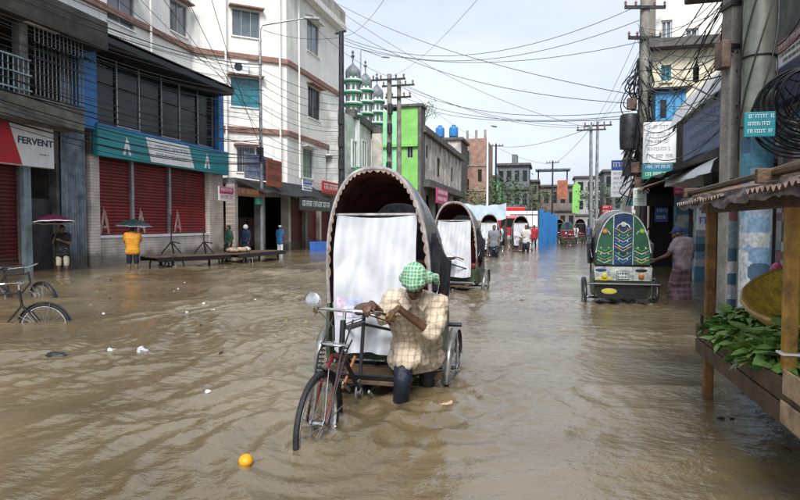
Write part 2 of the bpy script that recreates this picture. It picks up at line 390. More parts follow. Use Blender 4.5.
def postermat(name, seed, pal, scale=2.2):
    def fn(t, n, l, b):
        g = n('ShaderNodeNewGeometry'); mp_ = n('ShaderNodeMapping'); mp_.inputs['Location'].default_value = (seed, seed * 2.3, seed * .7); mp_.inputs['Scale'].default_value = (scale, scale, scale * 1.3); l(g.outputs['Position'], mp_.inputs[0])
        v = n('ShaderNodeTexVoronoi'); v.distance = 'CHEBYCHEV'; v.inputs['Scale'].default_value = 1.0; v.inputs['Randomness'].default_value = .28; l(mp_.outputs[0], v.inputs['Vector'])
        sx = n('ShaderNodeSeparateColor'); l(v.outputs['Color'], sx.inputs[0])
        r = n('ShaderNodeValToRGB'); r.color_ramp.interpolation = 'CONSTANT'; e = r.color_ramp.elements
        while len(e) < len(pal): e.new(.5)
        for i, c in enumerate(pal): e[i].position = i / len(pal); e[i].color = (*c, 1)
        l(sx.outputs[0], r.inputs[0])
        nn = n('ShaderNodeTexNoise'); nn.inputs['Scale'].default_value = 22; nn.inputs['Detail'].default_value = 8; l(g.outputs['Position'], nn.inputs['Vector'])
        r3 = n('ShaderNodeValToRGB'); r3.color_ramp.elements[0].position = .42; r3.color_ramp.elements[1].position = .62; l(nn.outputs['Fac'], r3.inputs[0])
        mm = n('ShaderNodeMixRGB'); mm.inputs[2].default_value = (.06, .06, .065, 1); l(r.outputs[0], mm.inputs[1])
        iv = n('ShaderNodeMath'); iv.operation = 'MULTIPLY'; iv.inputs[1].default_value = .4; l(r3.outputs[0], iv.inputs[0]); l(iv.outputs[0], mm.inputs[0])
        l(mm.outputs[0], b.inputs['Base Color']); b.inputs['Roughness'].default_value = .6
    return nodemat(name, fn)
m_post1 = postermat('torn_posters', 1.7, [(.40, .42, .45), (.10, .16, .24), (.5, .5, .5), (.06, .13, .18), (.28, .10, .12), (.05, .06, .07), (.22, .30, .34)], 4.5)
m_post2 = postermat('blue_posters', 4.1, [(.20, .33, .48), (.45, .48, .5), (.07, .24, .34), (.3, .38, .46), (.05, .12, .2), (.5, .52, .52)], 4.0)
# ================================================================== SETTING: ground and flood water
GZ = -0.29
m_road = pm('wet_asphalt', (.05, .048, .045), .7, .3, 1.5, bump=.4)
g = MB().add([(-1500, -300, GZ), (1500, -300, GZ), (1500, 2500, GZ), (-1500, 2500, GZ)], [(0, 1, 2, 3)]).build('road', m_road, fix=False); g['kind'] = 'structure'

_rng = np.random.RandomState(11); PERM = _rng.permutation(512); ANG = _rng.rand(512) * 2 * np.pi
def pn(x, y, s=0):
    xi = np.floor(x).astype(int); yi = np.floor(y).astype(int); xf = x - xi; yf = y - yi
    def gr(ix, iy, dx, dy):
        h = ANG[PERM[(PERM[(ix + s) % 512] + iy) % 512]]; return np.cos(h) * dx + np.sin(h) * dy
    u = xf ** 3 * (xf * (xf * 6 - 15) + 10); v = yf ** 3 * (yf * (yf * 6 - 15) + 10)
    a = gr(xi, yi, xf, yf); b = gr(xi + 1, yi, xf - 1, yf); c = gr(xi, yi + 1, xf, yf - 1); d = gr(xi + 1, yi + 1, xf - 1, yf - 1)
    return (a * (1 - u) + b * u) * (1 - v) + (c * (1 - u) + d * u) * v
RK = (-1.46, 5.52)                              # main rickshaw, rear axle
DISTURB = [(-1.43, 3.55, .016), (-.90, 5.55, .012), (-2.06, 5.55, .010), (-.95, 4.45, .020), (-.80, 4.80, .014), (1.85, 11.2, .012), (.7, 11.2, .012), (2.35, 12.3, .012), (-1.0, 11.8, .012)]
def wave(x, y):
    wx = pn(x * .45, y * .45, 3) * 1.1; wy = pn(x * .45 + 9, y * .45, 5) * 1.1
    rid = lambda n_: 1 - np.abs(n_) * 2.2
    wl = 1 / (1 + np.exp((x + 1.3 + wx * .8) / .55))                     # the open side carries long waves running along the street
    amp = .35 + 1.3 * np.clip(pn(x * .33, y * .33, 40) + .32, 0, 1)
    amp2 = np.clip(pn(x * .5 + 4, y * .5, 61) * 1.8 + .55, .12, 1.2)
    hl = .052 * rid(pn((x + wx * .7 + y * .10) * 1.15, (y + wy) * .40, 7)) + .026 * rid(pn((x + wx) * 2.5 + 3, (y + wy * .5) * .95, 21)) + .010 * rid(pn((x + wy * .4) * 5.2, y * 2.3, 23))
    hr = .018 * rid(pn((x + wx) * .5, (y + wy) * 1.25, 11)) + .012 * rid(pn(x * 1.1 + wy, (y + wx * .6) * 2.9, 13)) * amp2
    h = (wl * hl + (1 - wl) * hr) * amp
    h += (.0090 * pn(x * 5.2 + wx, y * 8.5 + wy, 55) + .0050 * pn(x * 12, y * 17, 77)) * amp2
    for cx, cy, A in DISTURB:
        r = np.hypot(x - cx, y - cy); h += A * np.exp(-r * 1.9) * np.sin(2 * np.pi * r / .26 + pn(x * 2, y * 2, 9) * 2)
    # bow waves trailing away from the pushed rickshaw (it moves towards -Y)
    for cx, cy, A in ((-1.43, 3.5, .022), (-.95, 4.3, .020)):
        dy = y - cy; dx = np.abs(x - cx); d = dx - dy * .42 - .1
        h += np.where(dy > -.2, A * np.exp(-(d / .13) ** 2) * np.exp(-np.maximum(dy, 0) * .45) - A * .5 * np.exp(-((d + .22) / .13) ** 2) * np.exp(-np.maximum(dy, 0) * .45), 0)
    return h * 1.45 - .022
def spaced(lo, hi, a, b, d0, grow, dmax):
    xs = list(np.arange(a, b + 1e-6, d0)); d = d0; x = xs[-1]
    while x < hi: d = min(d * grow, dmax); x += d; xs.append(x)
    d = d0; x = xs[0]; pre = []
    while x > lo: d = min(d * grow, dmax); x -= d; pre.append(x)
    return np.array(pre[::-1] + xs)
gx = spaced(-60, 40, -6.0, 3.2, .026, 1.035, 6.0); gy = spaced(-8, 500, 1.2, 8.5, .026, 1.016, 8.0)
XX, YY = np.meshgrid(gx, gy, indexing='ij'); sp = np.maximum(np.gradient(gx)[:, None], np.gradient(gy)[None, :])
ZZ = wave(XX, YY) * np.clip(1.25 - sp * 2.2, 0, 1)
nx, ny = XX.shape; co = np.stack([XX, YY, ZZ], -1).reshape(-1, 3)
ii, jj = np.meshgrid(np.arange(nx - 1), np.arange(ny - 1), indexing='ij'); q = (ii * ny + jj).ravel()
fa = np.stack([q, q + ny, q + ny + 1, q + 1], -1)
me = bpy.data.meshes.new('flood_water'); me.vertices.add(len(co)); me.vertices.foreach_set('co', co.ravel())
me.loops.add(fa.size); me.loops.foreach_set('vertex_index', fa.ravel()); me.polygons.add(len(fa)); me.polygons.foreach_set('loop_start', np.arange(len(fa)) * 4)
me.polygons.foreach_set('use_smooth', np.ones(len(fa), bool)); me.update(calc_edges=True)
def water_fn(t, n, l, b):
    g = n('ShaderNodeNewGeometry')
    n1 = n('ShaderNodeTexNoise'); n1.inputs['Scale'].default_value = .55; n1.inputs['Detail'].default_value = 5; l(g.outputs['Position'], n1.inputs['Vector'])
    r = n('ShaderNodeValToRGB'); r.color_ramp.elements[0].position = .35; r.color_ramp.elements[1].position = .68
    r.color_ramp.elements[0].color = (.108, .077, .037, 1); r.color_ramp.elements[1].color = (.185, .144, .083, 1); l(n1.outputs['Fac'], r.inputs[0])
    l(r.outputs[0], b.inputs['Base Color']); b.inputs['IOR'].default_value = 1.85; b.inputs['Roughness'].default_value = .05
    mp1 = n('ShaderNodeMapping'); mp1.inputs['Scale'].default_value = (9, 14, 9); mp1.inputs['Rotation'].default_value = (0, 0, R(24)); l(g.outputs['Position'], mp1.inputs[0])
    n2 = n('ShaderNodeTexNoise'); n2.inputs['Scale'].default_value = 1.0; n2.inputs['Detail'].default_value = 5; n2.inputs['Roughness'].default_value = .55; l(mp1.outputs[0], n2.inputs['Vector'])
    bp = n('ShaderNodeBump'); bp.inputs['Strength'].default_value = .8; bp.inputs['Distance'].default_value = .014; l(n2.outputs['Fac'], bp.inputs['Height'])
    n4 = n('ShaderNodeTexNoise'); n4.inputs['Scale'].default_value = 1.9; n4.inputs['Detail'].default_value = 6; n4.inputs['Roughness'].default_value = .62; l(g.outputs['Position'], n4.inputs['Vector'])
    bp2 = n('ShaderNodeBump'); bp2.inputs['Strength'].default_value = .75; bp2.inputs['Distance'].default_value = .045; l(n4.outputs['Fac'], bp2.inputs['Height']); l(bp2.outputs[0], bp.inputs['Normal'])
    l(bp.outputs[0], b.inputs['Normal'])
m_water = nodemat('muddy_water', water_fn); me.materials.append(m_water)
wobj = link('flood_water', me); wobj['kind'] = 'structure'

# ================================================================== BUILDINGS ON THE SHUTTERED SIDE (facades near X = -15)
FL = FR((-15, 0, 0), (0, 1, 0), (1, 0, 0))
def slat_shutter(fr, par, u0, u1, z0, z1, mat, n=-.10, pitch=.115, lower=None):
    s = fbox(fr, 'shutter', m_shutd, par, u0, u1, z0, z1, n - .03, n)
    k = int((z1 - z0 - .1) / pitch); base = None
    for i in range(k):
        z = z0 + .1 + (i + .5) * pitch
        if base is None:
            mb = MB()
            prof = [(-.5, 0), (-.46, .022), (-.1, .040), (.2, .034), (.36, .004), (.36, -.004)]
            mb.prism([(b_, a * pitch) for a, b_ in prof], lambda a, b2, d: fr.p(d, z + b2, n + .001 + a), u0 + .01, u1 - .01)
            base = mb.build('slat', mat, s, world=True); z_0 = z
        else:
            o = link('slat', base.data, s); o.location.z = z - z_0; o.location.x = fr.n.x * random.uniform(-.006, .005)
        if i == 8 and lower: base.data.materials.clear(); base.data.materials.append(lower); base = None
    fbox(fr, 'bottom_rail', mat, s, u0, u1, z0 - .02, z0 + .09, n + .001, n + .045)
    return s
def corrugate(fr, mb, u0, u1, z0, z1, n, pitch=.11, amp=.022):
    k = max(4, int((u1 - u0) / pitch * 6)); mb.grid(lambda a, b: fr.p(lerp(u0, u1, a), lerp(z0, z1, b), n + amp * math.sin(a * (u1 - u0) / pitch * 2 * math.pi)), k, 1, .004); return mb

# ---- shop house with balcony over a red and white sign
uA1 = FL.hit(60, 200)[0]; uA0 = 5.0
bA = thing('shop_house', 'stained two storey shop house with balcony above a red and white signboard', 'building', (-15, (uA0 + uA1) / 2, GZ))
z_s0 = FL.hit(0, 122)[1]; z_s1 = FL.hit(0, 97)[1]
m_dgrey = pm('dark_grey_concrete', (.15, .145, .135), .85, .3, 1.6, streak=.6, bump=.4, tide=True)  # darker grey than the plain concrete, with noise and streaks
wall(FL, 'wall', m_dgrey, bA, uA0, uA1, GZ, z_s0, [(uA0 + .4, FL.hit(-60, 200)[0], GZ, 3.2), (FL.hit(-45, 200)[0], FL.hit(19, 200)[0], GZ, 3.35), (FL.hit(28, 200)[0], FL.hit(57, 200)[0], GZ, 3.3)], .3)
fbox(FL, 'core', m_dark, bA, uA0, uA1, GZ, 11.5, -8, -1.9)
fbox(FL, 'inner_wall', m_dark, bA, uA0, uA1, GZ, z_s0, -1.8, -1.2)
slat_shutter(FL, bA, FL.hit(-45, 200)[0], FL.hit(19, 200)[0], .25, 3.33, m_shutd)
fbox(FL, 'pillar', pm('blue_grey_pillar', (.24, .32, .36), .6, .2, 3, streak=.4), bA, FL.hit(20, 200)[0], FL.hit(27, 200)[0], GZ, 3.4, .005, .16)
fbox(FL, 'door_leaf', pm('dark_door', (.05, .045, .05), .6, .3, 3), bA, FL.hit(30, 200)[0], FL.hit(57, 200)[0], GZ, 2.2, -.25, -.2)
fbox(FL, 'door_step', m_grey, bA, FL.hit(-45, 200)[0], FL.hit(19, 200)[0], GZ, .22, -.3, .1)
sl = fbox(FL, 'balcony_slab', m_dgrey, bA, uA0, uA1, z_s0, z_s1, -1.2, 1.0, .03)
zr = FL.hit(0, 12, 1.0)[1]
fbox(FL, 'roof_slab', pm('near_black_concrete', (.07, .066, .06), .85, .3, 1.5, streak=.6, bump=.4), bA, uA0, uA1 + .8, zr, zr + .9, -1.9, 1.25, .03)  # nearly black concrete tone, streaked
fbox(FL, 'upper_wall', pm('dark_teal_wall', (.07, .10, .12), .8, .3, 2, streak=.4), bA, uA0, uA1, z_s1, zr, -1.8, -1.6)  # dark blue-green tone over the whole inner wall
for px in (21.5, -70):
    u = FL.hit(px, 60, .8)[0]; fbox(FL, 'column', m_dgrey, bA, u - .14, u + .14, z_s1, zr, .62, .9, .02)
window(FL, bA, *FL.rect(-30, 30, 6, 80, -1.6), m_alu, m_tglass, 2, 1, n0=-1.48)
# railing: rails and uprights, then the caged end of the balcony
m_rail = pm('pale_blue_rail', (.30, .42, .48), .5, .2, 6)
u_a, u_b = FL.hit(-60, 75, .95)[0], FL.hit(31, 75, .95)[0]
rl = MB().bar(FL.p(u_a, z_s1 + .98, .95), FL.p(u_b, z_s1 + .98, .95), .04, .04).build('railing', m_rail, bA, world=True)
for z in (z_s1 + .12, z_s1 + .55): MB().bar(FL.p(u_a, z, .972), FL.p(u_b, z, .972), .03, .04).build('rail', m_rail, rl, world=True)
nb = 16; b0 = None
for i in range(nb):
    u = lerp(u_a, u_b, (i + .5) / nb)
    if b0 is None: b0 = fbox(FL, 'baluster', m_rail, rl, u - .012, u + .012, z_s1, z_s1 + .96, .94, .96); ub0 = u
    else: o = link('baluster', b0.data, rl); o.location.y = u - ub0
u_c = uA1 + .1; gr_ = MB().bar(FL.p(u_b + .05, z_s1 + .05, .955), FL.p(u_c, z_s1 + .05, .955), .025, .035).build('window_cage', m_dsteel, bA, world=True); b0 = None
for z in (z_s1 + 1.1, z_s1 + 2.1): MB().bar(FL.p(u_b + .05, z, .955), FL.p(u_c, z, .955), .025, .035).build('rail', m_dsteel, gr_, world=True)
for i in range(13):
    u = lerp(u_b + .1, u_c, (i + .5) / 13)
    if b0 is None: b0 = fbox(FL, 'bar', m_steel, gr_, u - .012, u + .012, z_s1 + .02, z_s1 + 2.5, .92, .94); ub0 = u
    else: o = link('bar', b0.data, gr_); o.location.y = u - ub0
r = FL.rect(24, 21, 57, 28, 1.0)
fbox(FL, 'gutter', m_signw, bA, r[0], r[1], r[2], r[3], .9, 1.12, .02)
aw = MB(); corrugate(FL, aw, u_b, uA1 + .9, 0, .02, 0)   # small tin canopy under the roof slab
aw = MB(); aw.grid(lambda a, b: FL.p(lerp(u_b, uA1 + .7, a), lerp(r[2] - .08, r[2] - .55, b) + .02 * math.sin(a * 90), lerp(.2, 1.25, b)), 60, 1, .005); aw.build('tin_canopy', m_dtin, bA, world=True)
# the signboard: a shallow box on the balcony's front edge
zs0, zs1 = FL.hit(20, 165, .35)[1], FL.hit(20, 117, .35)[1]; us0, us1 = FL.hit(-46, 140, .35)[0], FL.hit(54, 140, .35)[0]
sg = thing('shop_sign', 'red and white FERVENT signboard above the dark red shutter', 'sign', FL.p(us0, zs0, .3))
fbox(FL, 'board', m_signw, sg, us0, us1, zs0, zs1, .12, .34, .01)
um = FL.hit(7, 140, .35)[0]; ul = FL.hit(22, 140, .35)[0]
MB().prism([(us0 + .02, zs0 + .02), (ul, zs0 + .02), (um, zs1 - .02), (us0 + .02, zs1 - .02)], lambda a, b, d: FL.p(a, b, d), .343, .35).build('red_field', m_red, sg, world=True)
tu = FL.hit(36, 143, .35)[0]; tz = FL.hit(37, 142.5, .35)[1]; tb = MB()
text_into(tb, 'FERVENT', .27, lambda x, y, z: FL.p(tu + x * 1.15, tz + y, .345 + z), .004, .006)
tb.build('lettering', m_navy, sg, world=True)
tb = MB(); scrawl(FL, tb, FL.hit(40, 155, .35)[0], FL.hit(50, 155, .35)[0], FL.hit(45, 157, .35)[1], FL.hit(45, 153.5, .35)[1], .345, 1, 3, False).build('small_lettering', m_navy, sg, world=True)

# ---- corrugated tin screen and blue panel between the two shop houses
uT0, uT1 = uA1 + .02, FL.hit(84, 200)[0]
tn = thing('tin_screen', 'tall corrugated tin sheet wall with a bright blue upright panel on its edge', 'wall', FL.p((uT0 + uT1) / 2, GZ))
zt = FL.hit(72, 40)[1]; nsh = 3
for i in range(nsh):
    a = lerp(uT0, uT1, i / nsh); b = lerp(uT0, uT1, (i + 1) / nsh)
    for z0_, z1_ in ((GZ, 2.4), (2.38, 4.9), (4.88, zt)):
        corrugate(FL, MB(), a - .03, b + .03, z0_, z1_, .06 + .012 * ((i + (z0_ > 2)) % 2) + .008 * (z0_ > 4), .105).build('tin_sheet', m_tin, tn, world=True, smooth=True)
fbox(FL, 'backing_wall', m_dconc, tn, uT0, uT1, GZ, zt - .1, -2, -.05)
ub0_, ub1_ = FL.hit(77, 80, .3)[0], FL.hit(96, 80, .3)[0]; zb0, zb1 = FL.hit(86, 128, .3)[1], FL.hit(86, 37, .3)[1]
pts = [(0, 0), (1, 0), (1, .93), (.85, .98), (.55, 1), (.3, .995), (.06, .95), (0, .9)]
bp_ = MB().prism([(lerp(ub0_, ub1_, a), lerp(zb0, zb1, b)) for a, b in pts], lambda a, b, d: FL.p(a, b, d), .12, .34).build('blue_panel', m_blue, tn, world=True, bevel=.02)

# ---- shop building with teal fascia, red shutters and dark glazed upper floor
u0, u1 = FL.hit(86, 200)[0], FL.hit(221, 200)[0]
bB = thing('shutter_shop', 'two storey shop with teal fascia, red roller shutters and tiled pillars', 'building', (-15, (u0 + u1) / 2, GZ))
zf0, zf1 = FL.hit(97, 157)[1], FL.hit(97, 128)[1]; zroof = FL.hit(96, 33)[1]
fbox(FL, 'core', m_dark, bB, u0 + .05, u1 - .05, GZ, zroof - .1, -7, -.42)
piers = [(88, 97), (131.5, 134), (169, 171), (207, 221)]
pu = [(FL.hit(a, 200)[0], FL.hit(b, 200)[0]) for a, b in piers]
for i, (a, b) in enumerate(pu):
    fbox(FL, 'pillar', m_tile if i in (0, 3) else m_steel, bB, a, b, GZ, zf0 + .05, -.4, .12 if i in (0, 3) else .02, .008)
zl = FL.hit(115, 238)[1]
fbox(FL, 'plinth', m_tile, bB, pu[0][1], pu[3][0], GZ, zl, -.4, .05); fbox(FL, 'ledge', m_signw, bB, pu[0][1], pu[3][0], zl + .003, zl + .10, -.3, .10, .01)
for i in range(3):
    s = slat_shutter(FL, bB, pu[i][1] + .005, pu[i + 1][0] - .005, zl + .13, zf0 + .04, m_shut, n=-.12, lower=pm('scuffed_red_paint', (.31, .014, .018), .45, .25, 4, streak=.35, tide=True) if i != 1 else None)
    # the white mark of a walking figure painted on the shutter foot
    a = lerp(pu[i][1], pu[i + 1][0], .12); w_ = .55; zb = zl + .16; mk = MB()
    for poly in ([(-.1, 0), (.14, 0), (.52, 1.25), (.36, 1.55)], [(.98, 0), (.74, 0), (.42, .95), (.58, 1.35)], [(.28, .30), (.64, .30), (.56, .45), (.34, .45)]):
        mk.prism([(a + x * w_ * .9, zb + y * .62) for x, y in poly], lambda p, q, d: FL.p(p, q, d), -.074, -.07)
    mk.build('painted_mark', pm('faded_pink', (.52, .30, .28), .6, .3, 5), s, world=True)
fbox(FL, 'fascia_back', m_dconc, bB, u0, u1, zf0 + .05, zf1 + .05, -.4, .2)
# upper glazing
zg0, zg1 = zf1 + .06, zroof - .15
wall(FL, 'upper_wall', pm('dark_cladding', (.04, .045, .05), .5, .2, 3), bB, u0, u1, zg0, zg1 + .1, [(u0 + .35, u1 - .5, zg0 + .15, zg1 - .05)], .2)
ng = 6
for i in range(ng):
    a = lerp(u0 + .35, u1 - .5, i / ng); b = lerp(u0 + .35, u1 - .5, (i + 1) / ng)
    window(FL, bB, a + .01, b - .01, zg0 + .15, zg1 - .05, m_alu if i % 2 else m_dsteel, m_glass, 1, 2, fw=.045, rec=.1)
fbox(FL, 'corner_panel', m_blue, bB, u1 - .48, u1 - .03, zg0 - .3, zg1 - .2, .003, .22, .01)
# sloping tin roof with deep dark eave
ua, ub = FL.hit(84, 30, 1.0)[0], FL.hit(232, 88, 1.0)[0]; ze = FL.hit(160, 58, 1.0)[1]
rf = MB(); rf.grid(lambda a, b: FL.p(lerp(ua, ub, a), lerp(ze + .35, ze, b) + .025 * math.sin(a * (ub - ua) / .11 * 2 * math.pi), lerp(-4.0, 1.15, b)), 400, 2, .006)
rf = rf.build('roof', m_dtin, bB, world=True)
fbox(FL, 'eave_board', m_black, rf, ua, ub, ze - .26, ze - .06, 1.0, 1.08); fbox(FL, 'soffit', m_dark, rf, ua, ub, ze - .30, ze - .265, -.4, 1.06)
# teal fascia sign with pale middle panel and a plain triangular mark at both ends
fs = thing('fascia_sign', 'teal shop fascia with white middle panel and white triangular marks', 'sign', FL.p(u0, zf0, .3))
fbox(FL, 'board', m_teal, fs, u0 + .1, u1, zf0, zf1, .22, .42, .01)
fbox(FL, 'blue_edge', m_blue, fs, u0 + .1, u1, zf1 + .003, zf1 + .08, .22, .44)
wa, wb = FL.hit(151, 150, .42)[0], FL.hit(190, 150, .42)[0]
MB().prism([(wa, zf0 + .04), (wb + .3, zf0 + .04), (wb - .1, zf1 - .04), (wa - .3, zf1 - .04)], lambda a, b, d: FL.p(a, b, d), .423, .43).build('white_panel', m_signw, fs, world=True)
scrawl(FL, MB(), wa + .15, wb - .1, zf0 + .18, zf1 - .2, .432, 2, 5).build('lettering', pm('grey_ink', (.25, .36, .42), .5), fs, world=True)
for px in (127, 207):
    c = FL.hit(px, 150, .42)[0]; mk = MB()
    for poly in ([(-.22, .12), (-.10, .12), (.07, .68), (-.02, .86)], [(.22, .12), (.10, .12), (.0, .48), (.08, .70)]): mk.prism([(c + x, zf0 + .06 + y * (zf1 - zf0 - .12)) for x, y in poly], lambda a, b, d: FL.p(a, b, d), .423, .43)
    mk.build('triangle_mark', m_signw, fs, world=True)

# ---- white four storey block: recessed wing, canted face, long street face
QA = Vector((-18.7, 29.0, 0)); QB = Vector((-14.75, 32.4, 0)); QC = Vector((-14.75, 41.2, 0))
bC = thing('white_block', 'tall white apartment block with brown floor bands and shuttered windows', 'building', (-16, 34, GZ))
F1 = FR((-18.7, 29.0, 0), (0, -1, 0), (1, 0, 0)); d2 = (QB - QA).normalized(); F2 = FR(QA, d2, (d2.y, -d2.x, 0)); F3 = FR(QB, (0, 1, 0), (1, 0, 0))
L2 = (QB - QA).length; L3 = (QC - QB).length; ZT = 19.0
zb_hi = F2.hit(245, 57)[1]; zb_lo = F2.hit(245, 130)[1]
Z3T = F3.hit(338, 24)[1]
o1 = [F1.rect(107, -10, 134, 25), F1.rect(170, 2, 187, 34), F1.rect(199, 9, 212, 21)]
o2 = [F2.rect(232, 10, 260, 37), F2.rect(231, 78, 260, 107), F2.rect(237, 147, 255, 172)]
o3 = [F3.rect(307, 22, 319, 54), F3.rect(308, 88, 320, 119), F3.rect(303, 149, 313, 178), F3.rect(326, 158, 336, 182)]
o1 = [o for o in o1 if o[0] >= 0]
for fr, ln, os_ in ((F1, 12.0, o1), (F2, L2, o2), (F3, L3, o3)):
    wall(fr, 'wall', m_white, bC, 0, ln, 3.6, ZT if fr is not F3 else Z3T, os_, .3)
MB().add([(-18.9, 17.2, 3), (-18.9, 29, 3), (-15.1, 32.5, 3), (-15.1, 41, 3), (-26, 41, 3), (-26, 17.2, 3)] + [(-18.9 - .1, 17.2, ZT - 1), (-19.0, 29.1, ZT - 1), (-15.1, 32.6, ZT - 1), (-15.1, 41, ZT - 1), (-26, 41, ZT - 1), (-26, 17.2, ZT - 1)],
         [(0, 1, 7, 6), (1, 2, 8, 7), (2, 3, 9, 8), (3, 4, 10, 9), (4, 5, 11, 10), (5, 0, 6, 11), (6, 7, 8, 9, 10, 11)]).build('core', m_white, bC, world=True)
for z in (zb_hi, zb_lo):
    for fr, ln, e in ((F1, 12, 0), (F2, L2, .03), (F3, L3, 0)): fbox(fr, 'floor_band', m_band, bC, -e, ln + e, z - .15, z + .15, .003, .14 + e * .1, .015)
fbox(F3, 'cornice', m_white, bC, -.2, L3 + .3, Z3T - .5, Z3T - .1, .003, .55, .03); fbox(F3, 'parapet', m_oldw, bC, -.2, L3 + .3, Z3T - .097, Z3T + .9, .25, .45, .02)
fbox(F3, 'end_wall', m_white, bC, L3 - .3, L3, 3.6, Z3T, -8, -.302)
for fr, os_, kind in ((F1, o1, 0), (F2, o2, 1), (F3, o3, 2)):
    for i, o in enumerate(os_):
        gm = m_gglass
        if kind == 1: gm = (m_gglass, m_tglass, m_gglass)[i]
        if kind == 2: gm = (m_gglass, m_glass, m_gglass, m_glass)[i]
        window(fr, bC, *o, m_alu if gm is not m_tglass else m_teal, gm, 3 if kind == 1 else 2, 1, sill=m_white, hood=m_band if (kind == 1 or i == 1) else m_white, bars=7 if (kind == 1 and i == 2) or (kind == 2 and i == 1) else 0, bm=m_dsteel)
# downpipes, air conditioner
for fr, px in ((F1, 148), (F1, 196), (F2, 225), (F2, 279), (F3, 296)):
    u = fr.hit(px, 60)[0]; MB().tube([fr.p(u, 4.2, .2), fr.p(u, ZT - 1, .2)], .055, 8).build('downpipe', m_white, bC, world=True, smooth=True)
ac = thing('air_conditioner', 'white air conditioner unit on brackets above the teal window', 'air conditioner', F2.p(*F2.hit(245, 74), .3))
r = F2.rect(232, 61, 248, 74, .3); fbox(F2, 'casing', m_signw, ac, r[0], r[1], r[2], r[3], .05, .42, .02)
cq = F2.p((r[0] + r[1]) / 2 - .12, (r[2] + r[3]) / 2, .425); MB().lathe([(.02, 0), (.22, 0), (.22, .02), (.19, .02), (.19, .005), (.02, .005)], 20, cq, Matrix((F2.u, Vector((0, 0, 1)), F2.n)).transposed()).build('fan_grille', m_dsteel, ac, world=True)
for u in (r[0] + .08, r[1] - .08): MB().bar(F2.p(u, r[2] - .04, .003), F2.p(u, r[2] - .04, .42), .04, .04).build('bracket', m_dsteel, ac, world=True)

# ---- row of small shops under the white block
FS = FR((-14.3, 0, 0), (0, 1, 0), (1, 0, 0))
us, ue = u1 + .06, FS.hit(352, 200)[0]
bD = thing('shop_row', 'row of small open shops with dark awnings under the white block', 'building', (-14.6, (us + ue) / 2, GZ))
cuts = [us] + [FS.hit(px, 220)[0] for px in (263, 289, 306, 320, 335)] + [ue]; ztop = 3.35
for i, (a, b) in enumerate(zip(cuts, cuts[1:])):
    fbox(FS, 'pier', m_grey if i % 2 else m_tile, bD, a, a + .3, GZ, ztop, -.5, -.02, .01)
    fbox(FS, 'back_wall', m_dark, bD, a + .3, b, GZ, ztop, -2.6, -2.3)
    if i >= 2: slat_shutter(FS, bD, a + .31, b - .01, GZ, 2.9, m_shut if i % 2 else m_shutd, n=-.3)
    if i < 2:
        for k in range(2):
            MB().box(FS.p(lerp(a, b, .3 + .35 * k), 1.0, -1.9), (.4, lerp(a, b, .3) - a, 1.6)).build('shelf', m_wood, bD, world=True)
fbox(FS, 'lintel', m_grey, bD, us, ue, ztop, 3.62, -2.6, -.005)
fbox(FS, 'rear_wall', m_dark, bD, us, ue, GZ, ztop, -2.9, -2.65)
def awning(fr, name, label, par, a, b, z, out, drop, mat, pitch=.11):
    mb = MB(); mb.grid(lambda i, j: fr.p(lerp(a, b, i), lerp(z, z - drop, j) + .02 * math.sin(i * (b - a) / pitch * 2 * math.pi) - .05 * math.sin(i * 9) * j, lerp(0.01, out, j)), int((b - a) / pitch * 6), 2, .006)
    return mb.build(name, mat, par, world=True)
awning(FS, 'awning', '', bD, us + .1, cuts[1], 3.5, 1.3, .55, m_dtin); awning(FS, 'awning', '', bD, cuts[1] + .1, cuts[3] + 1, 3.75, 1.2, .8, m_dtin)
awning(FS, 'awning', '', bD, cuts[3] + 1.1, ue, 4.1, 1.0, .5, m_rustlite)
def signboard(name, label, fr, rect, mat, n0, n1, ink=None, rows=2, seed=1, head=None, cat='sign', group=None, m2=None):
    u0_, u1_, z0_, z1_ = rect
    t = thing(name, label, cat, fr.p((u0_ + u1_) / 2, z0_, n0), group=group)
    fbox(fr, 'board', mat, t, u0_, u1_, z0_, z1_, n0, n1, .008)
    zt_ = z1_
    if head:
        zt_ = lerp(z1_, z0_, head[0]); fbox(fr, 'coloured_band', head[1], t, u0_ + .01, u1_ - .01, zt_, z1_ - .01, n1 + .001, n1 + .006)
        if ink: scrawl(fr, MB(), lerp(u0_, u1_, .08), lerp(u0_, u1_, .92), lerp(zt_, z1_, .1), lerp(zt_, z1_, .9), n1 + .008, 1, seed + 9).build('heading', m_signw, t, world=True)
    if ink: scrawl(fr, MB(), lerp(u0_, u1_, .07), lerp(u0_, u1_, .95), lerp(z0_, zt_, .06), lerp(z0_, zt_, .95), n1 + .002, rows, seed).build('lettering', ink, t, world=True)
    return t
m_pink = pm('pink_sign', (.50, .05, .16), .5, .1, 3); m_bsign = pm('blue_sign', (.04, .10, .35), .5, .1, 3)
signboard('hanging_sign', 'small pink and white square sign on the tiled shop pillar', FS, FS.rect(219, 187, 233, 201, .5), m_signw, .45, .52, m_pink, 1, 3, (.5, m_pink))
signboard('banner', 'faded grey blue banner hung across the white block above the dark awning', FS, FS.rect(246, 155, 274, 180, .9), pm('faded_banner', (.33, .36, .44), .6, .3, 2, col2=(.16, .17, .26)), .8, .84, m_bsign, 3, 4)
signboard('rust_sign', 'rust red metal signboard overlapping the faded grey blue banner', FS, FS.rect(266, 160, 281, 187, 1.0), pm('rust_red', (.30, .07, .03), .6, .2, 3), 1.0, 1.05, m_wood, 2, 6)
signboard('dark_shop_sign', 'black shop signboard with pale lettering above dark red shutters', FS, FS.rect(297, 199, 330, 211, 1.05), m_black, 1.1, 1.2, m_signw, 1, 8)
signboard('red_shop_sign', 'small red shop sign near the white block corner', FS, FS.rect(323, 182, 340, 194, 1.1), m_red, 1.0, 1.06, m_signw, 1, 10)
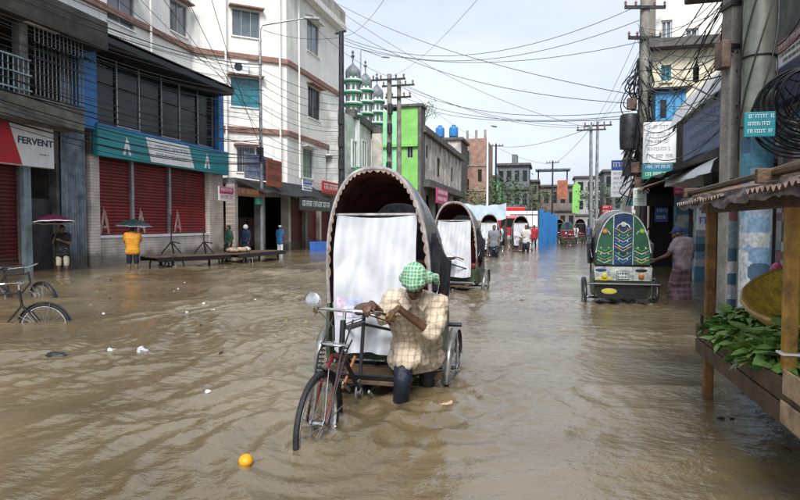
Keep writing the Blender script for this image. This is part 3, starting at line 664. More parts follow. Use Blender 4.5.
signboard('blue_shop_sign', 'narrow blue and white sign under the white block window', FS, FS.rect(303, 180, 312, 191, .6), m_signw, .55, .6, m_bsign, 2, 12, (.4, m_bsign))
signboard('brown_shop_sign', 'long brown lettered board under the tin awning of the open shop', FS, FS.rect(236, 189, 262, 197, 1.0), pm('brown_board', (.16, .06, .04), .6, .2, 3), 1.1, 1.16, m_owood, 1, 14)
# ================================================================== FARTHER LEFT SIDE: mosque, green block, old house, brick block
m_mgreen = pm('mosque_green', (.03, .20, .10), .5, .2, 3); m_dome = pm('dome_grey', (.22, .23, .26), .45, .25, 3, streak=.3)
m_mwhite = pm('mosque_white', (.76, .79, .76), .6, .08, 2, streak=.2)
FM = FR((-14, 0, 0), (0, 1, 0), (1, 0, 0))
ym0, ym1 = FM.hit(338, 170)[0], FM.hit(387, 170)[0]; zm = FM.hit(352, 118)[1]
ms = thing('mosque', 'white tiled mosque with sloping green edged parapet behind the pole', 'building', (-17, (ym0 + ym1) / 2, GZ))
zA, zB = FM.hit(347, 114)[1], FM.hit(384, 142)[1]
opm = [FM.rect(351 + 10 * i, 140, 356 + 10 * i, 168) for i in range(3)]
MB().prism([(ym0, GZ), (ym1, GZ), (ym1, zB), (lerp(ym0, ym1, .25), zA), (ym0, zA)], lambda a, b, d: FM.p(a, b, d), -9, 0).build('wall', m_ctile, ms, world=True)
MB().prism([(lerp(ym0, ym1, .25), zA), (ym1, zB), (ym1, zB + .6), (lerp(ym0, ym1, .25), zA + .6)], lambda a, b, d: FM.p(a, b, d), -.6, .18).build('parapet', m_dconc, ms, world=True)
fbox(FM, 'lower_cornice', m_mgreen, ms, ym0, ym1, 4.1, 4.4, .002, .4)
for o in opm: window(FM, ms, o[0], o[1], o[2], o[3], m_mwhite, m_gglass, 2, 1, n0=.17, fw=.12)
# three minarets: stacked octagonal drums with balconies and onion domes
def minaret(px, ytop, ybase, t, w, label):
    top = att(px, ytop, t); base = att(px, ybase, t); h = top.z
    th = thing('minaret', label, 'minaret', (base.x, base.y, GZ), group='minarets of the white mosque')
    zb = base.z; H = top.z - zb; r = w / 2; n = 8
    MB().lathe([(r, GZ), (r, zb), (r * .95, zb + .01), (r * .9, zb + H * .66)], n, (base.x, base.y, 0)).build('shaft', m_mwhite, th, world=True)
    for k in range(4):
        z = zb + H * (.02 + .185 * k); mb = MB()
        mb.lathe([(r * .9, z - .16), (r * 1.24, z), (r * 1.34, z + .02), (r * 1.34, z + .20), (r * 1.22, z + .20), (r * 1.2, z + .1), (r * .85, z + .08)], 16, (base.x, base.y, 0), cap=False)
        mb.build('balcony', m_mwhite, th, world=True)
        MB().lathe([(r * 1.2, z - .12), (r * 1.37, z - .02), (r * 1.37, z + .09), (r * 1.2, z + .09)], 16, (base.x, base.y, 0), cap=False).build('green_band', m_mgreen, th, world=True)
        for q in range(8):
            a = (q + .5) * math.pi / 4; c = Vector((base.x + math.cos(a) * r * .94, base.y + math.sin(a) * r * .94, z + H * .105))
            MB().box(c, (.1, r * .36, H * .08), rz=a).build('window', m_dome if q % 2 else m_mgreen, th, world=True)
    z = zb + H * .66; s = H * .2
    MB().lathe([(r * .9, z), (r * 1.02, z + .1 * s), (r * 1.1, z + .35 * s), (r * .98, z + .6 * s), (r * .6, z + .85 * s), (r * .18, z + 1.05 * s), (r * .06, z + 1.25 * s)], 18, (base.x, base.y, 0)).build('dome', m_dome, th, world=True, smooth=True, ang=60)
    zf = z + 1.22 * s
    MB().lathe([(.05, zf), (.06, zf + .3), (.16, zf + .45), (.05, zf + .6), (.12, zf + .75), (.03, zf + .9), (.015, top.z)], 8, (base.x, base.y, 0)).build('finial', m_dome, th, world=True)
minaret(353, 57, 118, 45, 1.05 * 1.0, 'white and green minaret rising beside the tall dark pole')
minaret(365.5, 66, 128, 49, 1.0, 'white and green minaret between the two other minarets')
minaret(377, 78, 137, 53, 1.05, 'white and green minaret beside the lime green block')
m_lime = pm('lime_plaster', (.22, .52, .13), .65, .1, 1.5, streak=.25); m_aqua = pm('aqua_plaster', (.26, .66, .36), .65, .1, 1.5, streak=.25)
FG = FR((0, 46.0, 0), (1, 0, 0), (0, -1, 0)); 
gu0, gu1 = FG.hit(383, 140)[0], FG.hit(418, 140)[0]; gz = FG.hit(405, 107)[1]
bG = thing('green_block', 'bright lime green painted block behind the twin poles', 'building', (FG.p((gu0 + gu1) / 2, GZ)))
FG2 = FR((gu1, 46.0, 0), (0, 1, 0), (1, 0, 0))
og = [FG.rect(387, 150, 392, 165), FG.rect(407, 145, 413, 158)]
um_ = FG.hit(398, 140)[0]
wall(FG, 'aqua_wall', m_aqua, bG, gu0, um_, GZ, gz - .3, [og[0]], .3); wall(FG, 'lime_wall', m_lime, bG, um_, gu1, GZ, gz, [og[1]], .3)
fbox(FG, 'core', m_lime, bG, gu0, gu1 - .02, GZ, gz - .4, -1.6, -.31); fbox(FG, 'edge_column', m_dconc, bG, gu1 + .005, gu1 + .25, GZ, gz + .1, -1.6, .1)
fbox(FG, 'roof_slab', m_dconc, bG, gu0, gu1 + .4, gz + .005, gz + .2, -1.6, .2)
for o in og: window(FG, bG, *o, m_alu, m_glass, 2)
for z in (4, 7.5): fbox(FG, 'floor_ledge', m_lime, bG, gu0, gu1, z, z + .2, .003, .25)
# old mouldy two storey house
FO = FR((-9.9, 0, 0), (0, 1, 0), (1, 0, 0)); yo0, yo1 = FO.hit(421, 170)[0], FO.hit(461, 170)[0]
zo = FO.hit(440, 146)[1]; zmid = FO.hit(440, 186)[1]
bO = thing('old_house', 'mouldy grey two storey house with dark cornice and row of slit windows', 'building', (-12, (yo0 + yo1) / 2, GZ))
oo = [FO.rect(a, b, c, d) for a, b, c, d in ((424.5, 145, 428, 158), (437, 158, 440, 177), (444.5, 163, 447, 179), (451, 168, 453.5, 182))]
dz = zo - FO.hit(440, 146)[1]
wall(FO, 'wall', m_oldw, bO, yo0, yo1, zmid, zo, oo, .3); wall(FO, 'lower_wall', m_grey, bO, yo0, yo1, GZ, zmid - .6, [FO.rect(426 + 9 * i, 195, 432 + 9 * i, 240) for i in range(4)], .3)
fbox(FO, 'core', m_dconc, bO, yo0 + .1, yo1 - .1, GZ, zo - .2, -4, -.5); fbox(FO, 'cornice', m_dconc, bO, yo0 - .2, yo1 + .2, zo + .004, zo + .5, -4, .45); fbox(FO, 'balcony_ledge', m_dconc, bO, yo0, yo1, zmid - .596, zmid - .004, -.3, .7)
fbox(FO, 'end_wall', m_oldw, bO, yo0 - .22, yo0 - .002, GZ, zo, -4, -.002)
for o in oo: window(FO, bO, *o, m_wood, m_glass, 1, 1, fw=.08)
for i in range(9):
    u = lerp(yo0, yo1, (i + .5) / 9); fbox(FO, 'pilaster', m_oldw, bO, u - .15, u + .15, zmid, zo - .01, .002, .12)
signboard('pink_sign', 'pink signboard hung below the old house ledge', FO, FO.rect(437, 189, 448, 204, .9), m_pink, .8, .9, m_signw, 2, 16)
signboard('green_sign', 'green and white board low on the mosque front', FM, FM.rect(357, 168, 367, 180, .6), pm('green_board', (.03, .35, .14), .5), .5, .6, m_signw, 2, 17)
# roof terrace house behind the old house, with blue water tank
FT = FR((-11.2, 0, 0), (0, 1, 0), (1, 0, 0)); FTf = FR((0, yo1 + .5, 0), (1, 0, 0), (0, -1, 0))
bT = thing('terrace_house', 'grey flat roofed house behind the old house cornice', 'building', (-13, yo1 + 4, GZ))
t_ = 72; zz = att(448, 141, t_).z
A = att(430, 150, t_); B = att(462, 150, t_)
FT = FR((0, A.y, 0), (1, 0, 0), (0, -1, 0)); wall(FT, 'wall', m_oldw, bT, A.x, B.x, GZ, zz, [(lerp(A.x, B.x, .55), lerp(A.x, B.x, .8), zz - 2.4, zz - 1)], .3); fbox(FT, 'core', m_dconc, bT, A.x, B.x, GZ, zz - .1, -6, -.4); fbox(FT, 'roof_slab', m_dconc, bT, A.x - .2, B.x + .3, zz + .004, zz + .3, -6, .3)
window(FT, bT, lerp(A.x, B.x, .55), lerp(A.x, B.x, .8), zz - 2.4, zz - 1, m_wood, m_glass, 2)
c = att(446, 136, t_ + 2); r_ = .55
for dx, lab in ((-.75, 'blue plastic water tank on stand, nearer the lime green block'), (.95, 'blue plastic water tank on stand, nearer the brick block')):
    tk = thing('water_tank', lab, 'water tank', (c.x + dx, c.y, zz + .3), group='roof water tanks')
    MB().lathe([(r_, .5), (r_ * 1.03, .6), (r_, .8), (r_ * 1.04, 1.0), (r_, 1.2), (r_ * 1.03, 1.4), (r_ * .9, 1.6), (.25, 1.75), (.25, 1.9)], 16).build('tank', m_blue, tk, smooth=True)
    for q in range(4): MB().box((.4 * (1 if q % 2 else -1), .4 * (1 if q > 1 else -1), .25), (.1, .1, .5)).build('stand_leg', m_dsteel, tk)
# brick block
t_ = 78; A = att(464, 170, t_); B = att(487, 170, t_); zz = att(476, 139, t_).z
FK = FR((0, A.y, 0), (1, 0, 0), (0, -1, 0)); bK = thing('brick_block', 'tall bare red brick block beside the slender white lamp post', 'building', FK.p((A.x + B.x) / 2, GZ))
ok_ = [(lerp(A.x, B.x, .05), lerp(A.x, B.x, .22), zz - 3.4, zz - 1.6), (lerp(A.x, B.x, .05), lerp(A.x, B.x, .22), zz - 7, zz - 5.2), (lerp(A.x, B.x, .62), lerp(A.x, B.x, .8), zz - 5.6, zz - 4)]
wall(FK, 'wall', m_brickx, bK, A.x, B.x, GZ, zz, ok_, .3); fbox(FK, 'core', m_brick, bK, A.x + .02, B.x - .02, GZ, zz - .1, -9, -.31)
for i, o in enumerate(ok_): window(FK, bK, *o, m_bsign if i == 0 else m_wood, m_tglass if i == 0 else m_glass, 2)
for k in range(3): fbox(FK, 'floor_band', m_grey, bK, A.x - .05, B.x + .05, zz - 3.6 - 3.2 * k, zz - 3.4 - 3.2 * k, .003, .1)
for x in (.1, .5, .9): MB().box((lerp(A.x, B.x, x), A.y + 1, zz + .6), (.3, .3, 1.2)).build('column_stub', m_grey, bK, world=True)
# buildings closing the far end of the street
def far_block(px0, px1, ytop, t, mat, label, floors=3, cols=4, roofm=m_dconc, gl=m_glass, extra=None):
    A = att(px0, 200, t); B = att(px1, 200, t); z = att((px0 + px1) / 2, ytop, t).z; fr = FR((0, A.y, 0), (1, 0, 0), (0, -1, 0))
    b = thing('far_building', label, 'building', fr.p((A.x + B.x) / 2, GZ), group='buildings at the far end of the street')
    fh = (z - GZ) / floors; W = B.x - A.x; op = []
    for f in range(floors):
        for q in range(cols): op.append((A.x + W * (q + .22) / cols, A.x + W * (q + .78) / cols, GZ + fh * (f + .3), GZ + fh * (f + .78)))
    wall(fr, 'wall', mat, b, A.x, B.x, GZ, z, op, .3); fbox(fr, 'core', mat, b, A.x + .02, B.x - .02, GZ, z - .1, -8, -.35); fbox(fr, 'roof_slab', roofm, b, A.x - .3, B.x + .3, z + .004, z + .35, -8, .5)
    for o in op: window(fr, b, *o, m_dsteel, gl, 2, fw=.08)
    for f in range(1, floors): fbox(fr, 'floor_slab', roofm, b, A.x - .1, B.x + .1, GZ + fh * f - .15, GZ + fh * f + .15, .003, .4)
    return b, fr, A.x, B.x, z
m_fgrey = pm('far_grey', (.16, .17, .19), .8, .2, 1, streak=.5); m_fbrown = pm('far_brown', (.20, .16, .15), .8, .25, 1, streak=.5); m_fpale = pm('far_pale', (.38, .38, .38), .8, .2, 1, streak=.5)
b, fr, a0, a1, z = far_block(497, 529, 166, 98, m_fgrey, 'dark grey flat roofed building with small roof hut behind the red truck', 3, 4)
fbox(fr, 'roof_hut', m_fgrey, b, lerp(a0, a1, .45), lerp(a0, a1, .62), z + .36, z + 1.9, -4, -1)
b, fr, a0, a1, z = far_block(534, 575, 187, 112, m_fbrown, 'brown house with open roof canopy at the end of the street', 2, 5)
for x in (.1, .45, .8): MB().box((lerp(a0, a1, x), fr.o.y + 1, z + 1.7), (.25, .25, 2.8)).build('canopy_post', m_dsteel, b, world=True)
MB().box((lerp(a0, a1, .45), fr.o.y + 2, z + 3.2), ((a1 - a0) * .85, 5, .2)).build('roof_canopy', m_tin, b, world=True)
far_block(524, 538, 182, 105, m_fbrown, 'narrow dark brick house between grey building and canopy house', 3, 2)
far_block(575, 606, 178, 120, m_fpale, 'pale house with deep ledges behind the twin street poles', 3, 3)
far_block(488, 498, 178, 90, m_aqua, 'slim aqua coloured building beside the brick block', 3, 1)
far_block(604, 640, 172, 90, m_fgrey, 'grey shop building behind the white billboard', 3, 4)
far_block(632, 668, 120, 60, m_oldw, 'tall mouldy building behind the cable laden pole', 5, 4)
far_block(380, 424, 158, 66, m_grey, 'grey building standing behind the lime green block', 4, 3)
gsn = MB().prism([(0, 0), (.9, 0), (1.1, 3.9), (.4, 4.4), (0, 3.6)], lambda a, b, d: att(578, 213, 85) + Vector((a - .8, d, b)), -.2, .2).build('advert_board', m_lime)
tag(recenter(gsn), 'tall leaning lime green advertising board at the far street end', 'sign')
osn = MB().prism([(0, 0), (1.4, 0), (1.4, 2.6), (0, 2.6)], lambda a, b, d: att(557, 199, 84) + Vector((a, d, b)), -.15, .15).build('advert_board', pm('orange_board', (.4, .14, .08), .6, .3, .8)); tag(recenter(osn), 'square orange red advertising board beside the lime board', 'sign')
# roadside trees far off
m_leaf_far = pm('far_foliage', (.05, .10, .03), .6, .35, 3); m_bark = pm('bark', (.09, .065, .045), .8, .3, 6)
def tree(px, py, t, H, label, leafm=m_leaf_far, zb=None, nl=500, spread=.42, seed=1):
    rnd = random.Random(seed); p = att(px, py, t); z = GZ if zb is None else zb
    tr = thing('tree', label, 'tree', (p.x, p.y, z)); tk = MB(); tips = []
    tk.tube([(0, 0, 0), (.05 * H * .2, 0, H * .3), (0, .03 * H, H * .6)], [H * .03, H * .022, H * .012], 7)
    for i in range(9):
        a = i * 2.4; z0 = H * rnd.uniform(.3, .58); e = Vector((math.cos(a) * H * spread * rnd.uniform(.4, .9), math.sin(a) * H * spread * rnd.uniform(.4, .9), H * rnd.uniform(.6, .95)))
        tk.tube([(0, .02 * H, z0), e * .5 + Vector((0, 0, z0 * .45)), e], [H * .012, H * .008, H * .003], 5); tips.append(e)
    tk.build('trunk', m_bark, tr, smooth=True); cb = MB()
    for i in range(nl):
        c = rnd.choice(tips) + Vector((rnd.gauss(0, 1), rnd.gauss(0, 1), rnd.gauss(0, .8))) * H * .10
        d = Vector((rnd.gauss(0, 1), rnd.gauss(0, 1), rnd.gauss(0, .6))).normalized(); s_ = H * rnd.uniform(.025, .055); q = d.orthogonal().normalized() * s_ * .4
        cb.add([c - d * s_ * .5, c + q, c + d * s_ * .5, c - q], [(0, 1, 2, 3)])
    cr_ = cb.build('crown', leafm, tr, fix=False); cr_['kind'] = 'stuff'; return tr
tree(484, 200, 66, 6.5, 'small dark street tree in front of the brick block', seed=2)
tree(498, 205, 84, 8.5, 'bushy street tree below the dark grey flat roofed building', seed=3)
tree(424, 130, 60, 3.2, 'young tree growing on the roof behind the lime green block', zb=att(424, 133, 60).z - .2, seed=4, leafm=pm('fresh_foliage', (.13, .22, .05), .6, .3, 3))
tree(530, 205, 88, 7, 'dark roadside tree behind the white tarpaulin hoarding', seed=5)
tree(600, 200, 78, 7, 'dark leafy tree beside the twin street poles', seed=6)

# hoardings, fence and truck in the distance
t_ = 44; A = atz(520, 243, 0); 
wh = MB()
FW = FR((0, 47, 0), (1, 0, 0), (0, -1, 0)); wa, wb = FW.hit(510, 220)[0], FW.hit(538, 220)[0]; zw0, zw1 = GZ, FW.hit(520, 211)[1]
th = thing('hoarding', 'white panelled hoarding beside the blue tin fence', 'hoarding', FW.p((wa + wb) / 2, GZ))
for i in range(5): fbox(FW, 'panel', m_signw, th, lerp(wa, wb, i / 5) + .02, lerp(wa, wb, (i + 1) / 5) - .02, zw0, zw1, -.05, .0)
for z in (zw1 - .3, 1.2): fbox(FW, 'rail', m_steel, th, wa, wb, z, z + .08, .003, .05)
p0 = atz(539, 249, 0); p1 = atz(557, 241, 0); dd = (p1 - p0); dd.z = 0; FB = FR((p0.x, p0.y, 0), dd, (dd.y, -dd.x, 0)); ln = dd.length
if FB.n.y > 0: FB.n = -FB.n
hb = thing('tin_fence', 'bright blue corrugated tin fence standing in the flood', 'fence', FB.p(ln / 2, GZ)); zt = FB.hit(546, 211)[1]
for i in range(6): corrugate(FB, MB(), ln * i / 6, ln * (i + 1) / 6 + .04, GZ, zt - .12 * (i % 2), .01 * (i % 2), .25, .04).build('tin_sheet', m_blue, hb, world=True, smooth=True)
for i in range(4): u = ln * (i + .5) / 4; MB().box(FB.p(u, zt / 2, -.12), (.1, .1, zt + .5)).build('post', m_wood, hb, world=True)
# red covered truck
p = atz(512, 243.5, 0); tk = thing('covered_truck', 'red covered delivery truck standing in the flooded street', 'truck', (p.x, p.y, GZ), R(8))
MB().box((0, 3.4, 1.9), (2.2, 4.2, 2.3)).build('cargo_box', m_red, tk, bevel=.05); MB().box((0, .55, 1.5), (2.0, 1.3, 1.7)).build('cab', m_red, tk, bevel=.15)
MB().box((0, -.11, 1.85), (1.7, .04, .65)).build('windscreen', m_glass, tk); MB().box((0, -.12, .75), (1.95, .12, .25)).build('bumper', m_steel, tk, bevel=.02)
for x in (-.7, .7): MB().lathe([(.02, 0), (.13, 0), (.13, .05), (.02, .07)], 12, (x, -.13, 1.05), Matrix.Rotation(R(90), 3, 'X')).build('headlight', m_signw, tk)
for x in (-.85, .85):
    for y in (.6, 4.4): MB().torus((x, y, .42), .3, .12, 20, 8).build('wheel', m_rubber, tk, smooth=True)
MB().box((0, 1.28, 2.2), (1.9, .03, 1.1)).build('white_panel', m_signw, tk); MB().box((0, 2.8, .75), (1.4, 5, .2)).build('chassis', m_dsteel, tk)
p = att(482, 213, 36)
tp = MB(); tp.grid(lambda a, b: Vector((p.x - 1.2 + 2.6 * a, p.y + .6 - .12 * b, 1.75 + .95 * (1 - b) - .12 * math.sin(a * 3.14) + .03 * math.sin(a * 20))), 24, 8, .01)
tpo = thing('market_canopy', 'pale blue tarpaulin canopy on poles behind the flooded rickshaws', 'canopy', (p.x, p.y + 1, GZ)); tp.build('tarpaulin', pm('pale_tarp', (.45, .55, .66), .5, .15, 2), tpo, world=True, smooth=True)
for dx in (-1.15, 1.35):
    for dy in (.62, 1.45): MB().tube([(p.x + dx, p.y + dy, GZ), (p.x + dx, p.y + dy, 1.95 if dy > 1 else 2.75)], .035, 6).build('pole', m_wood, tpo, world=True)

# ================================================================== RIGHT SIDE
FRr = FR((4.0, 0, 0), (0, 1, 0), (-1, 0, 0))
# shop house behind the stall
r0 = thing('poster_house', 'concrete shop house with poster covered wall and heavy projecting beam behind the stall', 'building', (6, 9.5, GZ))
fbox(FRr, 'wall', m_dconc, r0, 1.0, 14.2, GZ, 6.5, -5, -.35)
wall(FRr, 'lower_wall', m_post1, r0, 1.0, 14.2, GZ, 3.4, [(7.6, 9.2, GZ, 2.5), (12.2, 13.8, GZ, 2.6)], .3)
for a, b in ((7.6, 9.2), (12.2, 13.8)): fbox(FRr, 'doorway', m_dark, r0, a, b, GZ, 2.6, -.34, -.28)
fbox(FRr, 'overhang_beam', m_dconc, r0, 10.5, 11.0, 5.05, 6.4, -.35, 1.85, .03); fbox(FRr, 'overhang_slab', m_dconc, r0, 1.0, 10.49, 5.6, 6.0, -.35, 1.0, .03)
r = FRr.rect(774, 60, 815, 98, .2); fbox(FRr, 'meter_board', m_navy, r0, r[0], r[1], r[2], r[3], .005, .25, .02)
r = FRr.rect(772, 28, 820, 56, .1)
signboard('painted_board', 'green and pink picture board under the projecting concrete beam', FRr, r, m_signw, .0, .08, pm('olive_ink', (.20, .25, .06), .6), 2, 20, (.45, pm('dull_pink', (.40, .16, .14), .6)))
FN = FR((0, 7.62, 0), (1, 0, 0), (0, -1, 0)); signboard('teal_notice', 'small teal notice board with white lettering tied to the round pole', FN, FN.rect(744, 112, 775, 137), m_teal, -.02, .02, m_signw, 3, 22)
# billboards house
r1 = thing('billboard_house', 'shop house carrying large slanted white and blue billboards', 'building', (6, 18, GZ))
fbox(FRr, 'wall', m_dconc, r1, 14.25, 21.6, GZ, 4.9, -5, -.3); 
wall(FRr, 'front_wall', m_dconc, r1, 14.25, 21.6, GZ, 5.0, [(14.7, 16.6, GZ, 2.6), (17.1, 19.1, GZ, 2.6), (19.6, 21.3, GZ, 2.6)], .25)
for i, (a, b) in enumerate(((14.7, 16.6), (17.1, 19.1), (19.6, 21.3))):
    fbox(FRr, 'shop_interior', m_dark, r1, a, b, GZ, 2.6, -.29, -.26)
    fbox(FRr, 'hanging_goods', m_post2, r1, a + .2, b - .5, .3, 1.9, -.25, -.1)
for u in (14.4, 16.8, 19.3): fbox(FRr, 'pillar', m_post2, r1, u - .17, u + .17, GZ, 2.9, .005, .36, .01)
awning(FRr, 'awning', '', r1, 14.3, 18.0, 3.0, 1.5, .45, m_dtin); awning(FRr, 'awning', '', r1, 18.1, 21.6, 2.95, 1.4, .5, m_rust)
nB = .85
ub0, ub1 = FRr.hit(728, 100, nB)[0], FRr.hit(671, 130, nB)[0]
zl0, zl1 = FRr.hit(700, 108, nB)[1], FRr.hit(700, 82, nB)[1]
wbb = thing('billboard', 'long white slanted canopy board above the deep blue billboard', 'sign', FRr.p((ub0 + ub1) / 2, zl0, .6)); MB().grid(lambda a, b: FRr.p(lerp(ub0, ub1, a), lerp(zl0, zl1, b), nB + .05 - .22 * b + .012 * math.sin(a * 60)), 60, 3, .03).build('board', m_signw, wbb, world=True)
for u in np.linspace(ub0 + .1, ub1 - .1, 6): MB().bar(FRr.p(u, zl0 - .02, nB - .04), FRr.p(u, zl1 - .02, nB - .26), .05, .05).build('strut', m_dsteel, wbb, world=True)
u2, u3 = FRr.hit(722, 120, nB)[0], FRr.hit(682, 130, nB)[0]; zq0, zq1 = FRr.hit(702, 152, nB)[1], FRr.hit(702, 109, nB)[1]
signboard('billboard', 'deep blue grey billboard below the long white one', FRr, (u2, u3, zq0, zq1 - .02), pm('slate_blue', (.16, .21, .40), .5, .2, 1.2), nB - .12, nB - .03, pm('slate_ink', (.28, .33, .5), .5), 3, 31)
awt = MB(); wa0, wa1 = FRr.hit(717, 165, 1.1)[0], FRr.hit(669, 165, 1.1)[0]; zc0, zc1 = FRr.hit(690, 180, 1.1)[1], FRr.hit(690, 154, 1.1)[1]
awt.grid(lambda a, b: FRr.p(lerp(wa0, wa1, a), lerp(zc1, zc0, b), .35 + .85 * math.sin(b * 1.5) - .03 * math.sin(a * 25)), 30, 8, .02)
awo = thing('shop_awning', 'white curved awning box below the blue billboard', 'awning', FRr.p((wa0 + wa1) / 2, zc0, .5)); awt.build('skin', m_signw, awo, world=True, smooth=True)
for u in (wa0, wa1):
    MB().prism([(.3, zc0), (1.2, zc0), (1.15, lerp(zc0, zc1, .35)), (.9, lerp(zc0, zc1, .75)), (.35, zc1)], lambda a, b, d: FRr.p(d, b, a), u - .03, u + .03).build('end_panel', m_dark if u == wa0 else m_signw, awo, world=True)
# cream house seen end on
FC = FR((0, 22, 0), (1, 0, 0), (0, -1, 0)); cx0 = FC.hit(652, 90)[0]; cx1 = 9.5
r2 = thing('cream_house', 'cream house end wall with small window and blue balcony box', 'building', FC.p((cx0 + cx1) / 2, GZ))
zc_ = FC.hit(670, 50)[1]; ow = FC.rect(661, 65, 671, 81)
wall(FC, 'wall', m_cream, r2, cx0, cx1, GZ, zc_, [ow], .3); window(FC, r2, *ow, m_teal, m_tglass, 2, 2, sill=m_cream)
fbox(FC, 'ledge', m_dconc, r2, cx0 - .2, cx1, zc_ + .004, zc_ + .28, -.3, .5); wall(FC, 'upper_wall', m_white, r2, cx0 + .1, cx1, zc_ + .285, 13, [FC.rect(660, 22, 671, 42, -.3), FC.rect(684, 30, 697, 46, -.3)], .3, -.1)
for rr_ in (FC.rect(660, 22, 671, 42, -.3), FC.rect(684, 30, 697, 46, -.3)): window(FC, r2, *rr_, m_alu, m_gglass, 2, 1, n0=-.1)
fbox(FC, 'core', m_cream, r2, cx0 + .1, cx1, GZ, 12.6, -3, -.42)
fbox(FC, 'street_wall', m_cream, r2, cx0 - .001, cx0 + .09, GZ, zc_, -3, -.31)
r = FC.rect(654, 92, 684, 122, .5)
fbox(FC, 'balcony_floor', m_dconc, r2, r[0] - .1, r[1] + .1, r[2] - .12, r[2] - .003, .003, .9)
bx_ = fbox(FC, 'balcony_box', pm('sky_blue_paint', (.07, .33, .58), .5, .15, 2, streak=.25), r2, r[0], r[1], r[2], r[3], .003, .8, .01)
for i in range(4): x = lerp(r[0], r[1], (i + .5) / 4); fbox(FC, 'board_joint', m_blue, bx_, x - .02, x + .02, r[2] + .02, r[3] - .02, .803, .83)
fbox(FC, 'opening', m_dark, bx_, lerp(r[0], r[1], .15), lerp(r[0], r[1], .38), r[2] + .1, r[3] - .3, .803, .82)
fbox(FC, 'shop_front', m_dark, r2, cx0 - .02, cx1, GZ, 3.1, .004, .12); fbox(FC, 'shop_shade', m_dtin, r2, cx0 - .3, cx1, 3.105, 3.2, .004, 1.2)
fbox(FC, 'balcony_roof', m_dtin, r2, r[0] - .15, r[1] + .15, r[3] + .004, r[3] + .07, .003, 1.0)
# hanging signs
FH = FR((0, 19.5, 0), (1, 0, 0), (0, -1, 0))
signboard('hanging_billboard', 'white hanging billboard with five lettered lines beside the cable laden pole', FH, FH.rect(643, 122, 676, 163), m_signw, -.05, .05, pm('grey_blue_ink', (.35, .38, .5), .5), 5, 40)
signboard('green_banner', 'green and blue lettered banner below the white hanging billboard', FH, FH.rect(642, 164, 672, 179), pm('sea_green', (.03, .30, .20), .5, .1, 2), -.04, .06, m_signw, 1, 41, (.45, pm('sea_blue', (.04, .22, .36), .5, .1, 2)))
FH2 = FR((0, 34, 0), (1, 0, 0), (0, -1, 0))
bb = signboard('street_billboard', 'white street billboard with blue heading on steel posts', FH2, FH2.rect(611, 160, 630, 197), m_signw, -.05, .05, pm('red_blue_ink', (.3, .2, .35), .5), 5, 42, (.28, m_bsign))
r = FH2.rect(611, 160, 630, 197)
for u in (r[0] + .15, r[1] - .15): fbox(FH2, 'post', m_steel, bb, u - .05, u + .05, GZ, r[2], -.05, .05)
signboard('pale_shop_sign', 'pale green and white square shop sign above the painted rickshaw', FH, FH.rect(633, 188, 647, 206), m_signw, -.05, .05, m_lime, 2, 43)  # plain pale board, no emission
signboard('dark_shop_board', 'black board under the awnings above the man in blue cap', FH, FH.rect(646, 193, 676, 206), m_black, -.05, .05, None)

# more shop signs and goods crowding the billboard side
pal = [m_signw, m_pink, m_bsign, m_ylw_s, m_teal, m_red, m_signw, m_lime] if False else [m_signw, m_pink, m_bsign, m_signw, m_teal, m_red]
for k, (x0, y0, x1, y1, Y_, lab) in enumerate(((690, 182, 706, 192, 17.2, 'low white shop board under the white curved awning'), (674, 184, 688, 196, 18.4, 'low pink shop board beside the white curved awning'), (655, 207, 668, 222, 20.6, 'blue and white poster board hung in the shop doorway'),
                                              (697, 200, 712, 230, 14.9, 'white poster sheet on the pillar behind the man in blue cap'), (628, 198, 640, 206, 26, 'small teal shop board beyond the cable pole'), (602, 205, 612, 214, 40, 'small red shop board beyond the painted rickshaw'))):
    fr = FR((0, Y_, 0), (1, 0, 0), (0, -1, 0)); signboard('shop_board', lab, fr, fr.rect(x0, y0, x1, y1), pal[k], -.03, .03, m_signw if k in (1, 2, 4, 5) else m_bsign, 2, 60 + k)
FW2 = FR((3.2, 0, 0), (0, 1, 0), (-1, 0, 0))
bw = thing('stepped_house', 'white house with solid fronted balconies rising above the cream house roof', 'building', (7, 30, GZ)); FQ = FR((0, 28, 0), (1, 0, 0), (0, -1, 0))
q0, q1 = FQ.hit(662, 30)[0], FQ.hit(745, 30)[0]
wall(FQ, 'wall', m_white, bw, q0, q1, GZ, 17, [FQ.rect(667, 5, 675, 20), FQ.rect(687, 5, 695, 20)], .3); fbox(FQ, 'core', m_white, bw, q0 + .05, q1, GZ, 16.8, -2.5, -.31)
for rr_ in (FQ.rect(667, 5, 675, 20), FQ.rect(687, 5, 695, 20)): window(FQ, bw, *rr_, m_alu, m_gglass, 2, 1, sill=m_white)
for z in (10.6, 13.8): fbox(FQ, 'balcony', m_white, bw, q0 - .3, q0 + 3.4, z, z + .25, .003, 1.0); fbox(FQ, 'balcony_front', m_oldw, bw, q0 - .3, q0 + 3.4, z + .253, z + 1.0, .85, 1.0)
# ================================================================== POLES
def bracket(mb, p, n=5): pass
